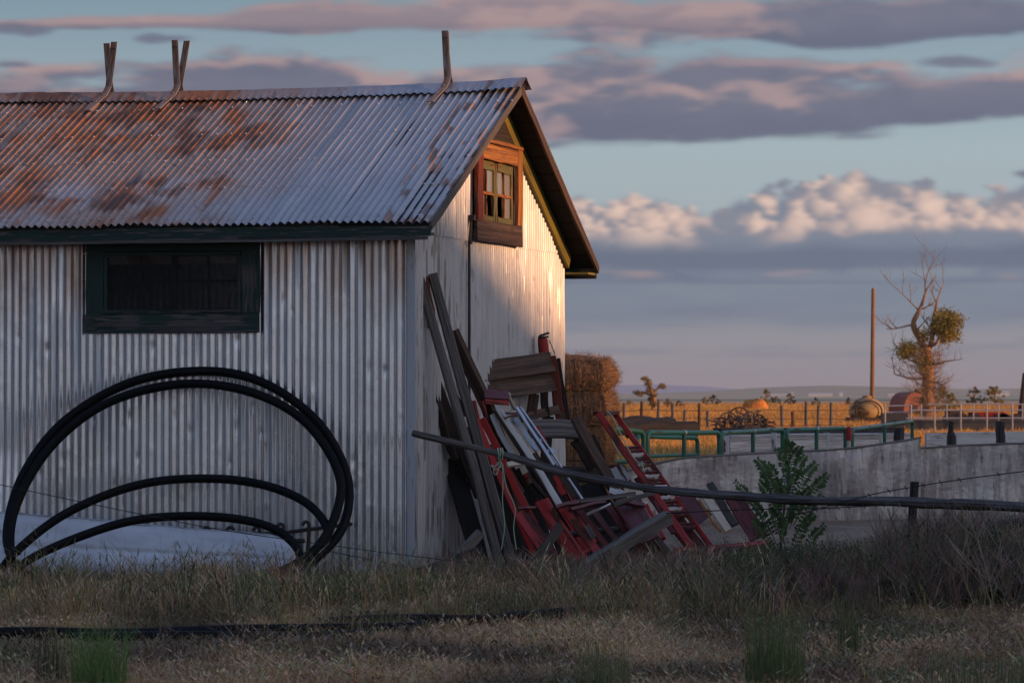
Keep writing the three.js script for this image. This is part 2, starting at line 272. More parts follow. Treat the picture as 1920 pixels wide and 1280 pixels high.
const M = {
  grey: wood(1, [0.21, 0.185, 0.165], [0.085, 0.072, 0.062]),
  greyDark: wood(2, [0.09, 0.078, 0.072], [0.03, 0.025, 0.022]),
  brown: wood(3, [0.14, 0.082, 0.052], [0.045, 0.025, 0.016]),
  brownDark: wood(4, [0.055, 0.034, 0.024], [0.02, 0.012, 0.009]),
  golden: wood(5, [0.52, 0.21, 0.05], [0.17, 0.058, 0.015], { bump: 0.006 }),
  redWood: wood(6, [0.15, 0.08, 0.055], [0.05, 0.03, 0.02], { paint: [0.17, 0.03, 0.015], left: 0.6 }),
  redBright: wood(7, [0.15, 0.07, 0.05], [0.06, 0.03, 0.02], { paint: [0.42, 0.018, 0.014], left: 0.8, rough: 0.6, bump: 0.002 }),
  white: wood(8, [0.17, 0.14, 0.12], [0.06, 0.045, 0.04], { paint: [0.62, 0.59, 0.55], left: 0.62 }),
  cream: wood(9, [0.2, 0.14, 0.09], [0.08, 0.05, 0.03], { paint: [0.66, 0.56, 0.42], left: 0.68 }),
  green: wood(10, [0.13, 0.11, 0.095], [0.05, 0.042, 0.036], { paint: [0.014, 0.042, 0.03], left: 0.72, rough: 0.55 }),
  greenOld: wood(11, [0.15, 0.125, 0.11], [0.05, 0.04, 0.035], { paint: [0.014, 0.04, 0.027], left: 0.53, rough: 0.6, bump: 0.006 }),
  yellow: wood(12, [0.17, 0.12, 0.05], [0.08, 0.05, 0.02], { paint: [0.23, 0.18, 0.03], left: 0.7, rough: 0.6, bump: 0.002 }),
  sashGreen: wood(13, [0.3, 0.17, 0.07], [0.1, 0.05, 0.02], { paint: [0.15, 0.14, 0.05], left: 0.5 }),
  redMetal: metal(21, [0.4, 0.018, 0.013], [0.1, 0.032, 0.02], { left: 0.52, rough: 0.45 }),
  maroon: metal(22, [0.15, 0.04, 0.042], [0.1, 0.05, 0.04], { left: 0.62, rough: 0.4 }),
  redDull: metal(23, [0.12, 0.016, 0.013], [0.06, 0.025, 0.018], { left: 0.5, rough: 0.6 }),
  greenPipe: metal(24, [0.018, 0.135, 0.075], [0.08, 0.075, 0.055], { left: 0.6, rough: 0.36 }),
  zinc: metal(25, [0.62, 0.62, 0.64], [0.3, 0.26, 0.22], { left: 0.62, rough: 0.4, metalness: 0.8 }),
  strap: metal(26, [0.4, 0.31, 0.25], [0.26, 0.14, 0.08], { left: 0.54, rough: 0.62, metalness: 0.15 }),
  iron: metal(27, [0.05, 0.04, 0.036], [0.07, 0.036, 0.022], { left: 0.5, rough: 0.7 }),
  whiteSheet: metal(28, [0.76, 0.78, 0.82], [0.5, 0.47, 0.44], { left: 0.64, rough: 0.38 }),
  whiteRust: metal(29, [0.68, 0.66, 0.62], [0.12, 0.05, 0.035], { left: 0.5, rough: 0.5 }),
  poly: new THREE.MeshPhysicalMaterial({ color: new THREE.Color().setRGB(0.006, 0.0058, 0.006), roughness: 0.62, specularIntensity: 0.35 }),
  wire: std({ color: new THREE.Color().setRGB(0.03, 0.026, 0.024), roughness: 0.7, metalness: 0.3 }),
  twine: std({ color: new THREE.Color().setRGB(0.42, 0.52, 0.36), roughness: 0.8 }),
  blackWood: wood(14, [0.02, 0.016, 0.014], [0.008, 0.0065, 0.006]),  // near-black wood for logs, roof boards and the added shade boards
  poleWood: wood(15, [0.2, 0.165, 0.145], [0.02, 0.017, 0.015], { bump: 0.03 }),
  black: std({ color: new THREE.Color().setRGB(0.012, 0.011, 0.011), roughness: 0.9 }),
  mesh: std({ color: new THREE.Color().setRGB(0.022, 0.024, 0.023), roughness: 0.6, metalness: 0.2 }),
};
const glass = new THREE.MeshPhysicalMaterial({ color: 0xffffff, roughness: 0.06, transmission: 1, thickness: 0, ior: 1.5 });
const dustyGlass = new THREE.MeshPhysicalMaterial({ color: new THREE.Color().setRGB(0.55, 0.56, 0.56), roughness: 0.22, transmission: 0.55, thickness: 0, ior: 1.5, bumpMap: M.grey.bumpMap, bumpScale: 0.0008 });

// ---------------------------------------------------------------- the barn
const PITCHX = 0.0735, DEPTH = 4.93, EAVE = 0.36, RAKE = 0.28, RIDGE = 4.46, NEAR_EAVE = 3.035, FAR_EAVE = 2.84, LONG = 7.4;
const barn = thing('corrugated_barn', 'old corrugated metal barn with rusty gable roof and small broken gable window', 'barn');
barn.position.set(-0.867, 0, -30.969); barn.rotation.y = -16.4 * Math.PI / 180; barn.updateMatrixWorld(true);
const B = (x, y, z) => barn.localToWorld(V(x, y, z));
const slopeN = (RIDGE - NEAR_EAVE) / (DEPTH / 2 + EAVE), slopeF = (RIDGE - FAR_EAVE) / (DEPTH / 2 + EAVE);
const roofY = (z) => z > -DEPTH / 2 ? RIDGE - slopeN * (z + DEPTH / 2) : RIDGE - slopeF * (-DEPTH / 2 - z);
// colours of the three metal skins, laid out in metres over each
function skin(w, h, sx, sy, color, orm, bump, bumpScale) {
  const map = tex(w, h, (u, v) => color(u * sx, v * sy)), o = tex(w / 2, h / 2, (u, v) => { const q = orm(u * sx, v * sy); return [1, q[0], q[1]]; }, false), b = tex(w / 2, h / 2, (u, v) => { const q = bump(u * sx, v * sy); return [q, q, q]; }, false);
  return std({ map, roughnessMap: o, metalnessMap: o, roughness: 1, metalness: 1, bumpMap: b, bumpScale });
}
// roof: x runs from 0 at the left end to 7.8, y from eave to ridge (3.2)
const rustAmount = (x, y) => {
  const side = 1 - sm(5.2, 6.4, x + 0.5 * (fbm(x * 0.9, y * 0.9, 3, 201) - 0.5)), sheet = hash(Math.floor(x / 0.5515), 3, 77);
  const cells = fbm(x * 2.2, y * 2.6 + Math.floor(x / 0.5515) * 3.7, 4, 203), streak = fbm(x * 14, y * 1.3, 3, 205), band = fbm(x * 0.35, y * 3.4, 3, 207);
  let r = side * sm(0.5, 0.72, 0.5 * cells + 0.25 * streak + 0.25 * band + 0.08 * sheet + 0.05 * (y / 3.2));
  const lap = ((x / 0.5515) % 1 + 1) % 1; r += side * sm(0.84, 0.98, lap) * sm(0.45, 0.65, fbm(x * 2, y * 2.1, 3, 208)) * 0.8;
  const last = sm(7.26, 7.33, x); r = Math.max(r, last * sm(0.5, 0.68, fbm(x * 10, y * 3.4, 4, 209)) * 0.75);
  return Math.min(1, r);
};
const warmth = (x, y) => (1 - sm(4.6, 6.9, x)) * sm(0.25, 0.6, 0.6 * fbm(x * 0.7, y * 0.9, 4, 211) + 0.4 * sm(0.2, 2.6, y));
const roofSkin = skin(1280, 640, 7.8, 3.25,
  (x, y) => { const z = 0.85 + 0.3 * fbm(x * 9, y * 2.2, 4, 221); let c = [0.52 * z, 0.495 * z, 0.48 * z]; c = mix3(c, [0.46 * z, 0.29 * z, 0.2 * z], warmth(x, y) * 0.85); const r = rustAmount(x, y); c = mix3(c, mix3([0.4, 0.13, 0.04], [0.13, 0.052, 0.033], sm(0.35, 0.7, fbm(x * 6, y * 5, 4, 223))), r * 0.85); const sp = sm(0.7, 0.78, fbm(x * 40, y * 26, 2, 225)); return mix3(c, [0.12, 0.07, 0.05], sp * 0.45 * (0.25 + warmth(x, y))); },
  (x, y) => { const r = rustAmount(x, y), w = warmth(x, y); return [lerp(lerp(0.42, 0.6, w) + 0.12 * (fbm(x * 5, y * 2, 3, 227) - 0.5), 0.92, r), lerp(0.6, 0.35, w) * (1 - r)]; },
  (x, y) => 0.6 * fbm(x * 2.6, y * 1.3, 4, 231) + 0.4 * fbm(x * 22, y * 18, 3, 233), 0.006);
const frontSkin = skin(1280, 640, 7.6, 3.5,
  (x, y) => { const z = 0.92 + 0.16 * fbm(x * 16, y * 0.9, 4, 241); let c = [0.7 * z, 0.735 * z, 0.8 * z]; const dr = sm(0.6, 0.74, fbm(x * 30, y * 1.3, 4, 243)); c = mix3(c, [0.44, 0.45, 0.47], dr * 0.3); const top = sm(2.35, 3.1, y + 0.7 * (fbm(x * 3, y, 3, 245) - 0.5)) * sm(0.3, 0.6, fbm(x * 16, y * 0.8, 3, 246)); c = mix3(c, [0.38, 0.24, 0.16], top * 0.7); const ls = ((x / 0.588) % 1); return mix3(c, [0.24, 0.2, 0.18], sm(0.93, 0.985, ls) * sm(0.4, 0.6, fbm(x, y * 3, 3, 248)) * 0.5); },
  (x, y) => { const d = sm(0.6, 0.76, fbm(x * 30, y * 1.3, 4, 243)); return [0.27 + 0.12 * d + 0.12 * (fbm(x * 6, y * 3, 3, 249) - 0.5), 0.96 - 0.2 * d]; },
  (x, y) => 0.5 * fbm(x * 3.2, y * 1.6, 4, 251) + 0.25 * fbm(x * 18, y * 5, 3, 253) + 0.6 * Math.pow(fbm(x * 9, y * 6, 2, 254), 5), 0.0035);
const flake = (x, y) => sm(0.62, 0.68, 0.6 * fbm(x * 40, y * 2.2, 4, 261) + 0.4 * fbm(x * 7, y * 1.6, 4, 263) + 0.07 * (1 - sm(0, 2.6, x)));
const gableSkin = skin(896, 768, 5.2, 4.7,
  (x, y) => { const z = 0.85 + 0.3 * fbm(x * 26, y * 0.8, 4, 265); let c = [0.6 * z, 0.6 * z, 0.61 * z]; c = mix3(c, [0.4, 0.41, 0.43], flake(x, y) * (0.12 + 0.5 * (1 - sm(0.9, 2.2, x)))); const ed = flake(x, y) * (1 - flake(x + 0.03, y)) ; c = mix3(c, [0.16, 0.155, 0.15], ed * (0.1 + 0.5 * (1 - sm(0.9, 2.2, x)))); return mix3(c, [0.26, 0.22, 0.19], sm(0.72, 0.8, fbm(x * 30, y * 4, 3, 267)) * 0.5); },
  (x, y) => { const k = flake(x, y); return [lerp(0.5, 0.38, k) + 0.14 * (fbm(x * 8, y * 3, 3, 269) - 0.5), lerp(0.5, 0.8, k)]; },
  (x, y) => 0.55 * fbm(x * 3, y * 1.6, 4, 271) + 0.3 * fbm(x * 20, y * 9, 3, 273) + 0.25 * (1 - flake(x, y)), 0.006);

// one corrugated sheet; x across from x0, y up between y0(x) and y1(x); out(x, y) bends it
function sheetGeo(x0, count, y0, y1, { amp = 0.009, rows = 16, per = 8, out = () => 0, hole = null, uv, pitch = PITCHX, phase = 0 }) {
  const nx = Math.round(count * per), pos = [], uvs = [], idx = [];
  for (let j = 0; j <= rows; j++) for (let i = 0; i <= nx; i++) { const x = x0 + i / per * pitch, a = y0(x), b = Math.max(a + 0.001, y1(x)), y = lerp(a, b, j / rows); pos.push(x, y, amp * Math.cos(2 * Math.PI * (x / pitch + phase)) + out(x, y)); uvs.push(...uv(x, y)); }
  for (let j = 0; j < rows; j++) for (let i = 0; i < nx; i++) {
    const o = j * (nx + 1) + i; if (hole) { const cx = (pos[o * 3] + pos[(o + 1) * 3]) / 2, cy = (pos[o * 3 + 1] + pos[(o + nx + 1) * 3 + 1]) / 2; if (hole(cx, cy)) continue; }
    idx.push(o, o + 1, o + nx + 1, o + 1, o + nx + 2, o + nx + 1);
  }
  return geo(pos, uvs, idx);
}
function dent(x, y) { let t = 0; for (let a = -1; a <= 1; a++) for (let b = -1; b <= 1; b++) { const i = Math.floor(x / PITCHX) + a, j = Math.floor(y / 0.21) + b, h = hash(i, j, 306); if (h > 0.055) continue; const cx = (i + 0.5) * PITCHX + (hash(i, j, 307) - 0.5) * 0.03, cy = (j + 0.5 + (hash(i, j, 308) - 0.5) * 0.7) * 0.21, dx = (x - cx) / 0.016, dy = (y - cy) / (0.02 + 0.035 * hash(i, j, 309)); t += Math.exp(-dx * dx - dy * dy) * 0.008 * (0.4 + h * 10); } return t; }
// front wall, 8 waves to the sheet, each lapping the next
const winHole = (x, y) => x > -2.99 && x < -1.53 && y > 2.18 && y < 2.9;
for (let i = 0; i < 13; i++) {
  const x1 = -i * 8 * PITCHX, x0 = x1 - 8.5 * PITCHX;
  if (x0 < -LONG) break;
  const seed = i * 31, lift = (i % 2) * 0.004, bent = i === 6;
  part('wall_sheet', sheetGeo(x0, 8.5, () => -0.2 - 0.03 * hash(i, 1, 3), () => 3.1, { rows: 110, per: 8, amp: 0.0125, hole: winHole, uv: (x, y) => [(x + LONG + 0.1) / 7.6, (y + 0.3) / 3.5], out: (x, y) => lift + 0.004 * (fbm(x * 0.9, y * 0.6 + seed, 2, 300) - 0.5) * 2 - dent(x, y) + (x < -3.55 && y < 1 ? 0.16 * (1 - y) * (-3.55 - x) * sm(0, 0.3, -3.55 - x) : 0) }), frontSkin, barn);
}
// gable wall: a lower row to 2.96 m and an upper row cut to the roof
const toGable = new THREE.Matrix4().makeBasis(V(0, 0, -1), V(0, 1, 0), V(1, 0, 0));
const gWin = { a: 1.69, b: 3.11, y0: 3.06, y1: 3.84 };
const gHole = (x, y) => x > gWin.a && x < gWin.b && y > gWin.y0 && y < 4.3 && y < 4.4;
for (let i = 0; i < 9; i++) {
  const x0 = i * 7.5 * PITCHX - (i ? 0.02 : 0), x1 = Math.min(DEPTH, (i + 1) * 7.5 * PITCHX + 0.02), n = (x1 - x0) / PITCHX, seed = i * 17 + 400, lift = (i % 2) * 0.004;
  if (n <= 0.4) break;
  const out = (x, y) => lift + 0.007 * (fbm(x * 1.3, y * 0.8 + seed, 3, 310) - 0.5) * 2 + 0.02 * Math.pow(vn(x * 3, y * 2.3, 311), 5);
  const uv = (x, y) => [x / 5.2, (y + 0.1) / 4.7];
  part('gable_sheet', sheetGeo(x0, n, () => -0.2, () => 2.985 + 0.012 * (hash(i, 4, 4) - 0.5), { rows: 34, per: 8, amp: 0.0145, uv, out }).applyMatrix4(toGable), gableSkin, barn);
  const segs = [[x0, x1]];
  part('gable_sheet', sheetGeo(x0, n, () => 2.95, (x) => roofY(-x) - 0.05, { rows: 40, per: 8, amp: 0.0145, uv, out: (x, y) => out(x, y) + 0.009, hole: (x, y) => gHole(x, y) }).applyMatrix4(toGable), gableSkin, barn);
}
part('corner_trim', (() => { const pos = [], uv = [], idx = []; for (let j = 0; j <= 30; j++) { const y = lerp(-0.2, 3.08, j / 30), d = 0.006 * (vn(y * 4, 1, 320) - 0.5); for (const [x, z, u] of [[-0.055, 0.016, 0], [0.019 + d, 0.018, 0.06], [0.019 + d, -0.06 - 0.02 * vn(y * 6, 3, 321), 0.13]]) { pos.push(x, y, z); uv.push(u / 5.2 + 0.3, y / 4.7); } } for (let j = 0; j < 30; j++) for (let k = 0; k < 2; k++) { const o = j * 3 + k; idx.push(o, o + 1, o + 3, o + 1, o + 4, o + 3); } const g = geo(pos, uv, idx).toNonIndexed(); g.computeVertexNormals(); return g; })(), gableSkin, barn);
// the other two walls and the floor close the shell
part('rear_wall', sheetGeo(-LONG, 100, () => -0.05, () => 2.9, { rows: 2, per: 4, uv: (x, y) => [x / 7.6, y / 3.3] }).translate(0, 0, -DEPTH), frontSkin, barn);
part('end_wall', (() => { const s = new THREE.Shape([[0, 0], [DEPTH, 0], [DEPTH, roofY(-DEPTH) - 0.04], [DEPTH / 2, RIDGE - 0.06], [0, roofY(0) - 0.04]].map((p) => new THREE.Vector2(...p))); return new THREE.ExtrudeGeometry(s, { depth: 0.04, bevelEnabled: false }).rotateY(Math.PI / 2).translate(-LONG, 0, 0); })(), M.greyDark, barn);
part('barn_floor', box(LONG - 0.06, 0.04, DEPTH - 0.1, -LONG / 2, 0.03, -DEPTH / 2), M.greyDark, barn);
// roof sheets on both slopes
const runLen = DEPTH / 2 + EAVE, lenN = Math.hypot(runLen, RIDGE - NEAR_EAVE), lenF = Math.hypot(runLen, RIDGE - FAR_EAVE);
const nearM = new THREE.Matrix4().makeBasis(V(1, 0, 0), V(0, (RIDGE - NEAR_EAVE) / lenN, -runLen / lenN), V(0, runLen / lenN, (RIDGE - NEAR_EAVE) / lenN)).setPosition(0, NEAR_EAVE, EAVE);
const farM = new THREE.Matrix4().makeBasis(V(-1, 0, 0), V(0, (RIDGE - FAR_EAVE) / lenF, runLen / lenF), V(0, runLen / lenF, -(RIDGE - FAR_EAVE) / lenF)).setPosition(0, FAR_EAVE, -DEPTH - EAVE);
const sag = (x) => -0.028 * Math.sin(Math.PI * Math.min(1, Math.max(0, (x + 4.6) / 4.8)));
for (let i = 0; i < 14; i++) {
  const x1 = RAKE - 0.34 * (i > 0) - Math.max(0, i - 1) * 0.5515, x0 = i === 0 ? RAKE - 0.36 : x1 - 0.5515 - 0.03, n = (x1 - x0) / PITCHX;
  if (x1 < -LONG) break;
  const lift = i === 0 ? -0.004 : (i % 3) * 0.004, sk = (hash(i, 7, 7) - 0.5) * 0.05;
  part('roof_sheet', sheetGeo(x0, n, (x) => 0 + 0.02 * (hash(i, 2, 5) - 0.5), () => lenN - 0.03, { rows: 30, per: 8, amp: 0.0135, phase: hash(i, 1, 1) * 0.15, uv: (x, y) => [(x + LONG + 0.12) / 7.8, y / 3.25], out: (x, y) => lift + sag(x) * y / lenN + 0.007 * (fbm(x * 1.4, y * 1.1 + i * 5, 3, 330) - 0.5) * 2 + 0.006 * Math.pow(vn(x * 9, y * 2.2, 333), 4) - 0.012 * sm(0.25, 0, y) * vn(x * 4, 2, 334) }).applyMatrix4(nearM), roofSkin, barn);
}
for (let i = 0; i < 14; i++) {
  const x0 = -RAKE + i * 0.5515; if (x0 > LONG) break;
  part('roof_sheet', sheetGeo(x0, 7.8, () => 0, () => lenF - 0.03, { rows: 6, per: 4, amp: 0.0105, uv: (x, y) => [(x + 0.4) / 7.8, y / 3.25], out: (x, y) => (i % 2) * 0.004 + sag(-x) * y / lenF }).applyMatrix4(farM), roofSkin, barn);
}
// ridge cap in overlapping lengths, its skirt wavy where it meets the sheets
for (const [xa, xb, lift] of [[-LONG - 0.1, -5.6, 0], [-5.62, -4.62, 0.004], [-4.64, -3.3, 0], [-3.32, RAKE + 0.04, 0.004]]) {
  const n = Math.round((xb - xa) / 0.018), pos = [], uv = [], idx = [];
  for (let i = 0; i <= n; i++) { const x = lerp(xa, xb, i / n), wv = 0.009 * Math.cos(2 * Math.PI * x / PITCHX), s = sag(x) + lift + 0.02 * sm(-0.25, 0.32, x), dn = 0.006 * (vn(x * 7, 2, 340) - 0.5);
    const prof = [[0.19, -0.092 + wv + 0.012], [0.13, -0.05], [0.05, -0.004], [0.02, 0.022], [0, 0.03], [-0.02, 0.022], [-0.05, -0.004], [-0.19, -0.092 + 0.016 + wv * 0.3]];
    prof.forEach(([dz, dy], k) => { pos.push(x, RIDGE + 0.016 + dy + s + dn, -DEPTH / 2 + dz); uv.push((x + LONG + 0.12) / 7.8, 0.92 + k * 0.012); }); }
  for (let i = 0; i < n; i++) for (let k = 0; k < 7; k++) { const o = i * 8 + k; idx.push(o, o + 8, o + 1, o + 1, o + 8, o + 9); }
  part('ridge_cap', geo(pos, uv, idx), roofSkin, barn);
}
{ // nail heads along the purlins
  const R = rng(7), list = []; const hd = new THREE.SphereGeometry(0.012, 6, 4).scale(1, 1, 0.6);
  for (let i = 0; i < 46; i++) for (const y of [0.09, 0.78, 1.42, 2.05, 2.72]) { if (R() < 0.45) continue; const x = RAKE - 0.06 - i * PITCHX * 2 + (R() < 0.3 ? PITCHX : 0); if (x < -LONG + 0.2) continue; list.push(hd.clone().translate(x, y + 0.02 * (R() - 0.5), 0.014 + 0.006).applyMatrix4(nearM)); }
  part('nail_heads', merge(list), M.zinc, barn).userData.kind = 'stuff';
}
// eave fascia, roof boards, rake trim
part('fascia_board', boardGeo(LONG + RAKE - 0.02, 0.105, 0.025, { seg: 24, warp: 0.004 }).rotateZ(-Math.PI / 2).translate(-LONG, NEAR_EAVE - 0.082, EAVE - 0.05), M.greenOld, barn);
part('fascia_lip', boardGeo(LONG + RAKE - 0.05, 0.028, 0.04, { seg: 24, warp: 0.004, wear: 0.003 }).rotateZ(-Math.PI / 2).translate(-LONG, NEAR_EAVE - 0.148, EAVE - 0.05), M.grey, barn);
part('fascia_board', boardGeo(LONG + RAKE - 0.02, 0.105, 0.025, { seg: 6 }).rotateZ(-Math.PI / 2).translate(-LONG, FAR_EAVE - 0.075, -DEPTH - EAVE + 0.05), M.greenOld, barn);
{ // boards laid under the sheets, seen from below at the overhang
  const nb = 11; for (const [m, len] of [[nearM, lenN], [farM, lenF]]) for (let k = 0; k < nb; k++) { const w = len / nb, g = boardGeo(0.86, w - 0.012, 0.022, { seg: 2, warp: 0.002 }).rotateZ(m === nearM ? Math.PI / 2 : -Math.PI / 2); g.translate(m === nearM ? RAKE - 0.02 : -RAKE + 0.02, w * (k + 0.5), -0.028).applyMatrix4(m); part('roof_board', g, M.blackWood, barn); }
}
for (const [m, len, sgn, mm] of [[nearM, lenN, 1, M.grey], [farM, lenF, -1, M.golden]]) part('rake_board', boardGeo(len - 0.02, 0.075, 0.024, { seg: 10, warp: 0.005 }).rotateY(Math.PI / 2).translate(sgn * (RAKE - 0.012), 0, -0.052).applyMatrix4(m), sgn > 0 ? M.grey : M.brown, barn);
for (const [m, len, sgn] of [[nearM, lenN, 1], [farM, lenF, -1]]) part('frieze_board', boardGeo(len - 0.34, 0.15, 0.03, { seg: 10, warp: 0.003 }).rotateY(Math.PI / 2).rotateY(Math.PI / 2).translate(0, 0, 0).rotateY(Math.PI / 2).translate(sgn * 0.045, 0.3, -0.13).applyMatrix4(m), M.yellow, barn);
part('eave_return', boardGeo(0.25, 0.32, 0.022, {}).rotateX(Math.PI / 2).rotateY(Math.PI / 2).translate(0.0, FAR_EAVE - 0.075, -DEPTH - EAVE / 2), M.yellow, barn);
part('eave_return', boardGeo(0.2, 0.3, 0.022, {}).rotateX(Math.PI / 2).rotateY(Math.PI / 2).translate(0.0, NEAR_EAVE - 0.1, EAVE / 2 - 0.02), M.greenOld, barn);
{ // soffit under the front overhang
  part('soffit', box(LONG + 0.2, 0.02, EAVE - 0.08, -LONG / 2 + 0.08, NEAR_EAVE - 0.02, EAVE / 2 - 0.03), M.greenOld, barn);
}
{ // dark conduit with its clamp beside the gable window
  const c = part('conduit', sweep([V(0.035, 0.3, -1.55), V(0.034, 1.4, -1.56), V(0.036, 2.9, -1.55), V(0.04, 3.15, -1.6)], 0.014, 8), M.iron, barn);
  part('clamp', box(0.05, 0.05, 0.07, 0.05, 3.16, -1.61), M.iron, c);
  part('clamp', box(0.03, 0.03, 0.05, 0.045, 2.93, -1.55), M.iron, c);
}
// ---- window of the front wall: green boards, sash bars behind a wire screen
{
  const w = new THREE.Group(); w.name = 'front_window'; barn.add(w); w.position.set(-2.262, 2.5, 0.02);
  const H = (len, wd, t, x, y, z, m, nm) => part(nm, boardGeo(len, wd, t, { seg: 8, warp: 0.003, wear: 0.003 }).rotateZ(-Math.PI / 2).translate(x - len / 2, y, z), m, w);
  const U = (len, wd, t, x, y, z, m, nm) => part(nm, boardGeo(len, wd, t, { seg: 6, warp: 0.003, wear: 0.003 }).translate(x, y - len / 2, z), m, w);
  H(1.67, 0.13, 0.03, 0, 0.375, 0.022, M.green, 'casing_board'); H(1.67, 0.175, 0.03, 0, -0.335, 0.024, M.greenOld, 'casing_board');
  U(0.55, 0.175, 0.03, -0.748, 0.032, 0.022, M.green, 'casing_board'); U(0.55, 0.175, 0.03, 0.748, 0.032, 0.022, M.greenOld, 'casing_board');
  H(1.32, 0.035, 0.05, 0, 0.29, 0.02, M.green, 'screen_frame'); H(1.32, 0.035, 0.05, 0, -0.228, 0.022, M.greenOld, 'screen_frame');
  U(0.48, 0.035, 0.05, -0.642, 0.031, 0.02, M.green, 'screen_frame'); U(0.48, 0.035, 0.05, 0.642, 0.031, 0.02, M.greenOld, 'screen_frame');
  U(0.48, 0.05, 0.03, 0.0, 0.031, -0.03, M.green, 'mullion');
  for (const x of [-0.325, 0.325]) { U(0.48, 0.018, 0.02, x, 0.031, -0.03, M.green, 'muntin'); H(0.6, 0.018, 0.02, x, 0.05, -0.032, M.green, 'muntin'); }
  for (const x of [-0.48, -0.17, 0.17, 0.48]) for (const y of [0.165, -0.085]) part('pane', box(0.29, 0.21, 0.003, x, y, -0.034), glass, w);
  const wires = []; for (let i = 0; i < 125; i++) wires.push(box(0.0034, 0.48, 0.0016, -0.62 + i * 0.01, 0.031, 0.008)); for (let j = 0; j < 48; j++) wires.push(box(1.25, 0.0034, 0.0016, 0, -0.205 + j * 0.01, 0.0096));
  part('wire_screen', merge(wires), M.mesh, w).userData.kind = 'stuff';
}
// ---- gable window: weathered casing, two small-paned sashes with broken glass
{
  const w = new THREE.Group(); w.name = 'gable_window'; barn.add(w); w.position.set(0.02, 0, 0); w.rotation.y = Math.PI / 2;   // now x runs away from the near corner, z outwards
  const H = (x0, x1, y, wd, t, z, m, nm) => part(nm, boardGeo(x1 - x0, wd, t, { seg: 6, warp: 0.004, wear: 0.004 }).rotateZ(-Math.PI / 2).translate(x0, y, z), m, w);
  const U = (y0, y1, x, wd, t, z, m, nm) => part(nm, boardGeo(y1 - y0, wd, t, { seg: 6, warp: 0.004, wear: 0.004 }).translate(x, y0, z), m, w);
  H(1.64, 3.15, 3.05, 0.2, 0.035, 0.05, M.brown, 'sill_board');
  U(3.15, 3.86, 1.74, 0.17, 0.04, 0.05, M.redWood, 'jamb'); U(3.15, 3.9, 3.06, 0.15, 0.04, 0.05, M.golden, 'jamb');
  H(1.83, 2.98, 3.8, 0.15, 0.04, 0.046, M.golden, 'lintel');
  H(1.66, 3.14, 3.895, 0.035, 0.05, 0.055, M.golden, 'drip_edge');
  { const s = new THREE.Shape([[1.7, 3.91], [3.1, 3.91], [3.1, roofY(-3.1) - 0.1], [DEPTH / 2, RIDGE - 0.16], [1.7, roofY(-1.7) - 0.1]].map((p) => new THREE.Vector2(...p))); const g = new THREE.ExtrudeGeometry(s, { depth: 0.02, bevelEnabled: false }); const uv = g.attributes.uv; for (let i = 0; i < uv.count; i++) uv.setXY(i, uv.getY(i) * 2, uv.getX(i) / 2); part('gable_panel', g.translate(0, 0, 0.012), M.brownDark, w); }
  const sash = (x0, x1, y0, y1) => { U(y0, y1, x0 + 0.025, 0.05, 0.035, 0.0, M.sashGreen, 'sash_stile'); U(y0, y1, x1 - 0.025, 0.05, 0.035, 0.0, M.sashGreen, 'sash_stile'); H(x0 + 0.05, x1 - 0.05, y1 - 0.045, 0.09, 0.034, 0.0, M.sashGreen, 'sash_rail'); H(x0 + 0.05, x1 - 0.05, y0 + 0.03, 0.06, 0.034, 0.0, M.sashGreen, 'sash_rail'); const xm = (x0 + x1) / 2, ym = (y0 + y1) / 2 - 0.02; U(y0 + 0.06, y1 - 0.09, xm, 0.024, 0.03, 0.002, M.golden, 'muntin'); H(x0 + 0.05, xm - 0.012, ym, 0.028, 0.03, 0.0, M.golden, 'muntin'); H(xm + 0.012, x1 - 0.05, ym, 0.028, 0.03, 0.0, M.golden, 'muntin'); return [x0 + 0.05, xm, x1 - 0.05, y0 + 0.06, ym, y1 - 0.09]; };
  const a = sash(1.83, 2.4, 3.15, 3.725), b = sash(2.41, 2.98, 3.15, 3.725);
  const pane = (x0, x1, y0, y1) => part('pane', box(x1 - x0, y1 - y0, 0.004, (x0 + x1) / 2, (y0 + y1) / 2, -0.004), dustyGlass, w);
  const shard = (pts) => part('broken_pane', new THREE.ExtrudeGeometry(new THREE.Shape(pts.map((p) => new THREE.Vector2(...p))), { depth: 0.004, bevelEnabled: false }).translate(0, 0, -0.006), dustyGlass, w);
  pane(a[1], a[2], a[4], a[5]); pane(a[0], a[1] - 0.03, a[3], a[4]);
  pane(b[1], b[2], b[3], b[4]); pane(b[1], b[2], b[4], b[5]);
  shard([[b[0], b[4]], [b[1], b[4]], [b[1], b[4] + 0.1], [b[1] - 0.04, b[5]], [b[0], b[5]]]);
  shard([[a[0], a[5]], [a[0] + 0.07, a[5]], [a[0] + 0.02, a[5] - 0.12], [a[0], a[5] - 0.05]]);
  shard([[b[0], b[3]], [b[0] + 0.05, b[3]], [b[0] + 0.02, b[3] + 0.12], [b[0], b[3] + 0.16]]);
}
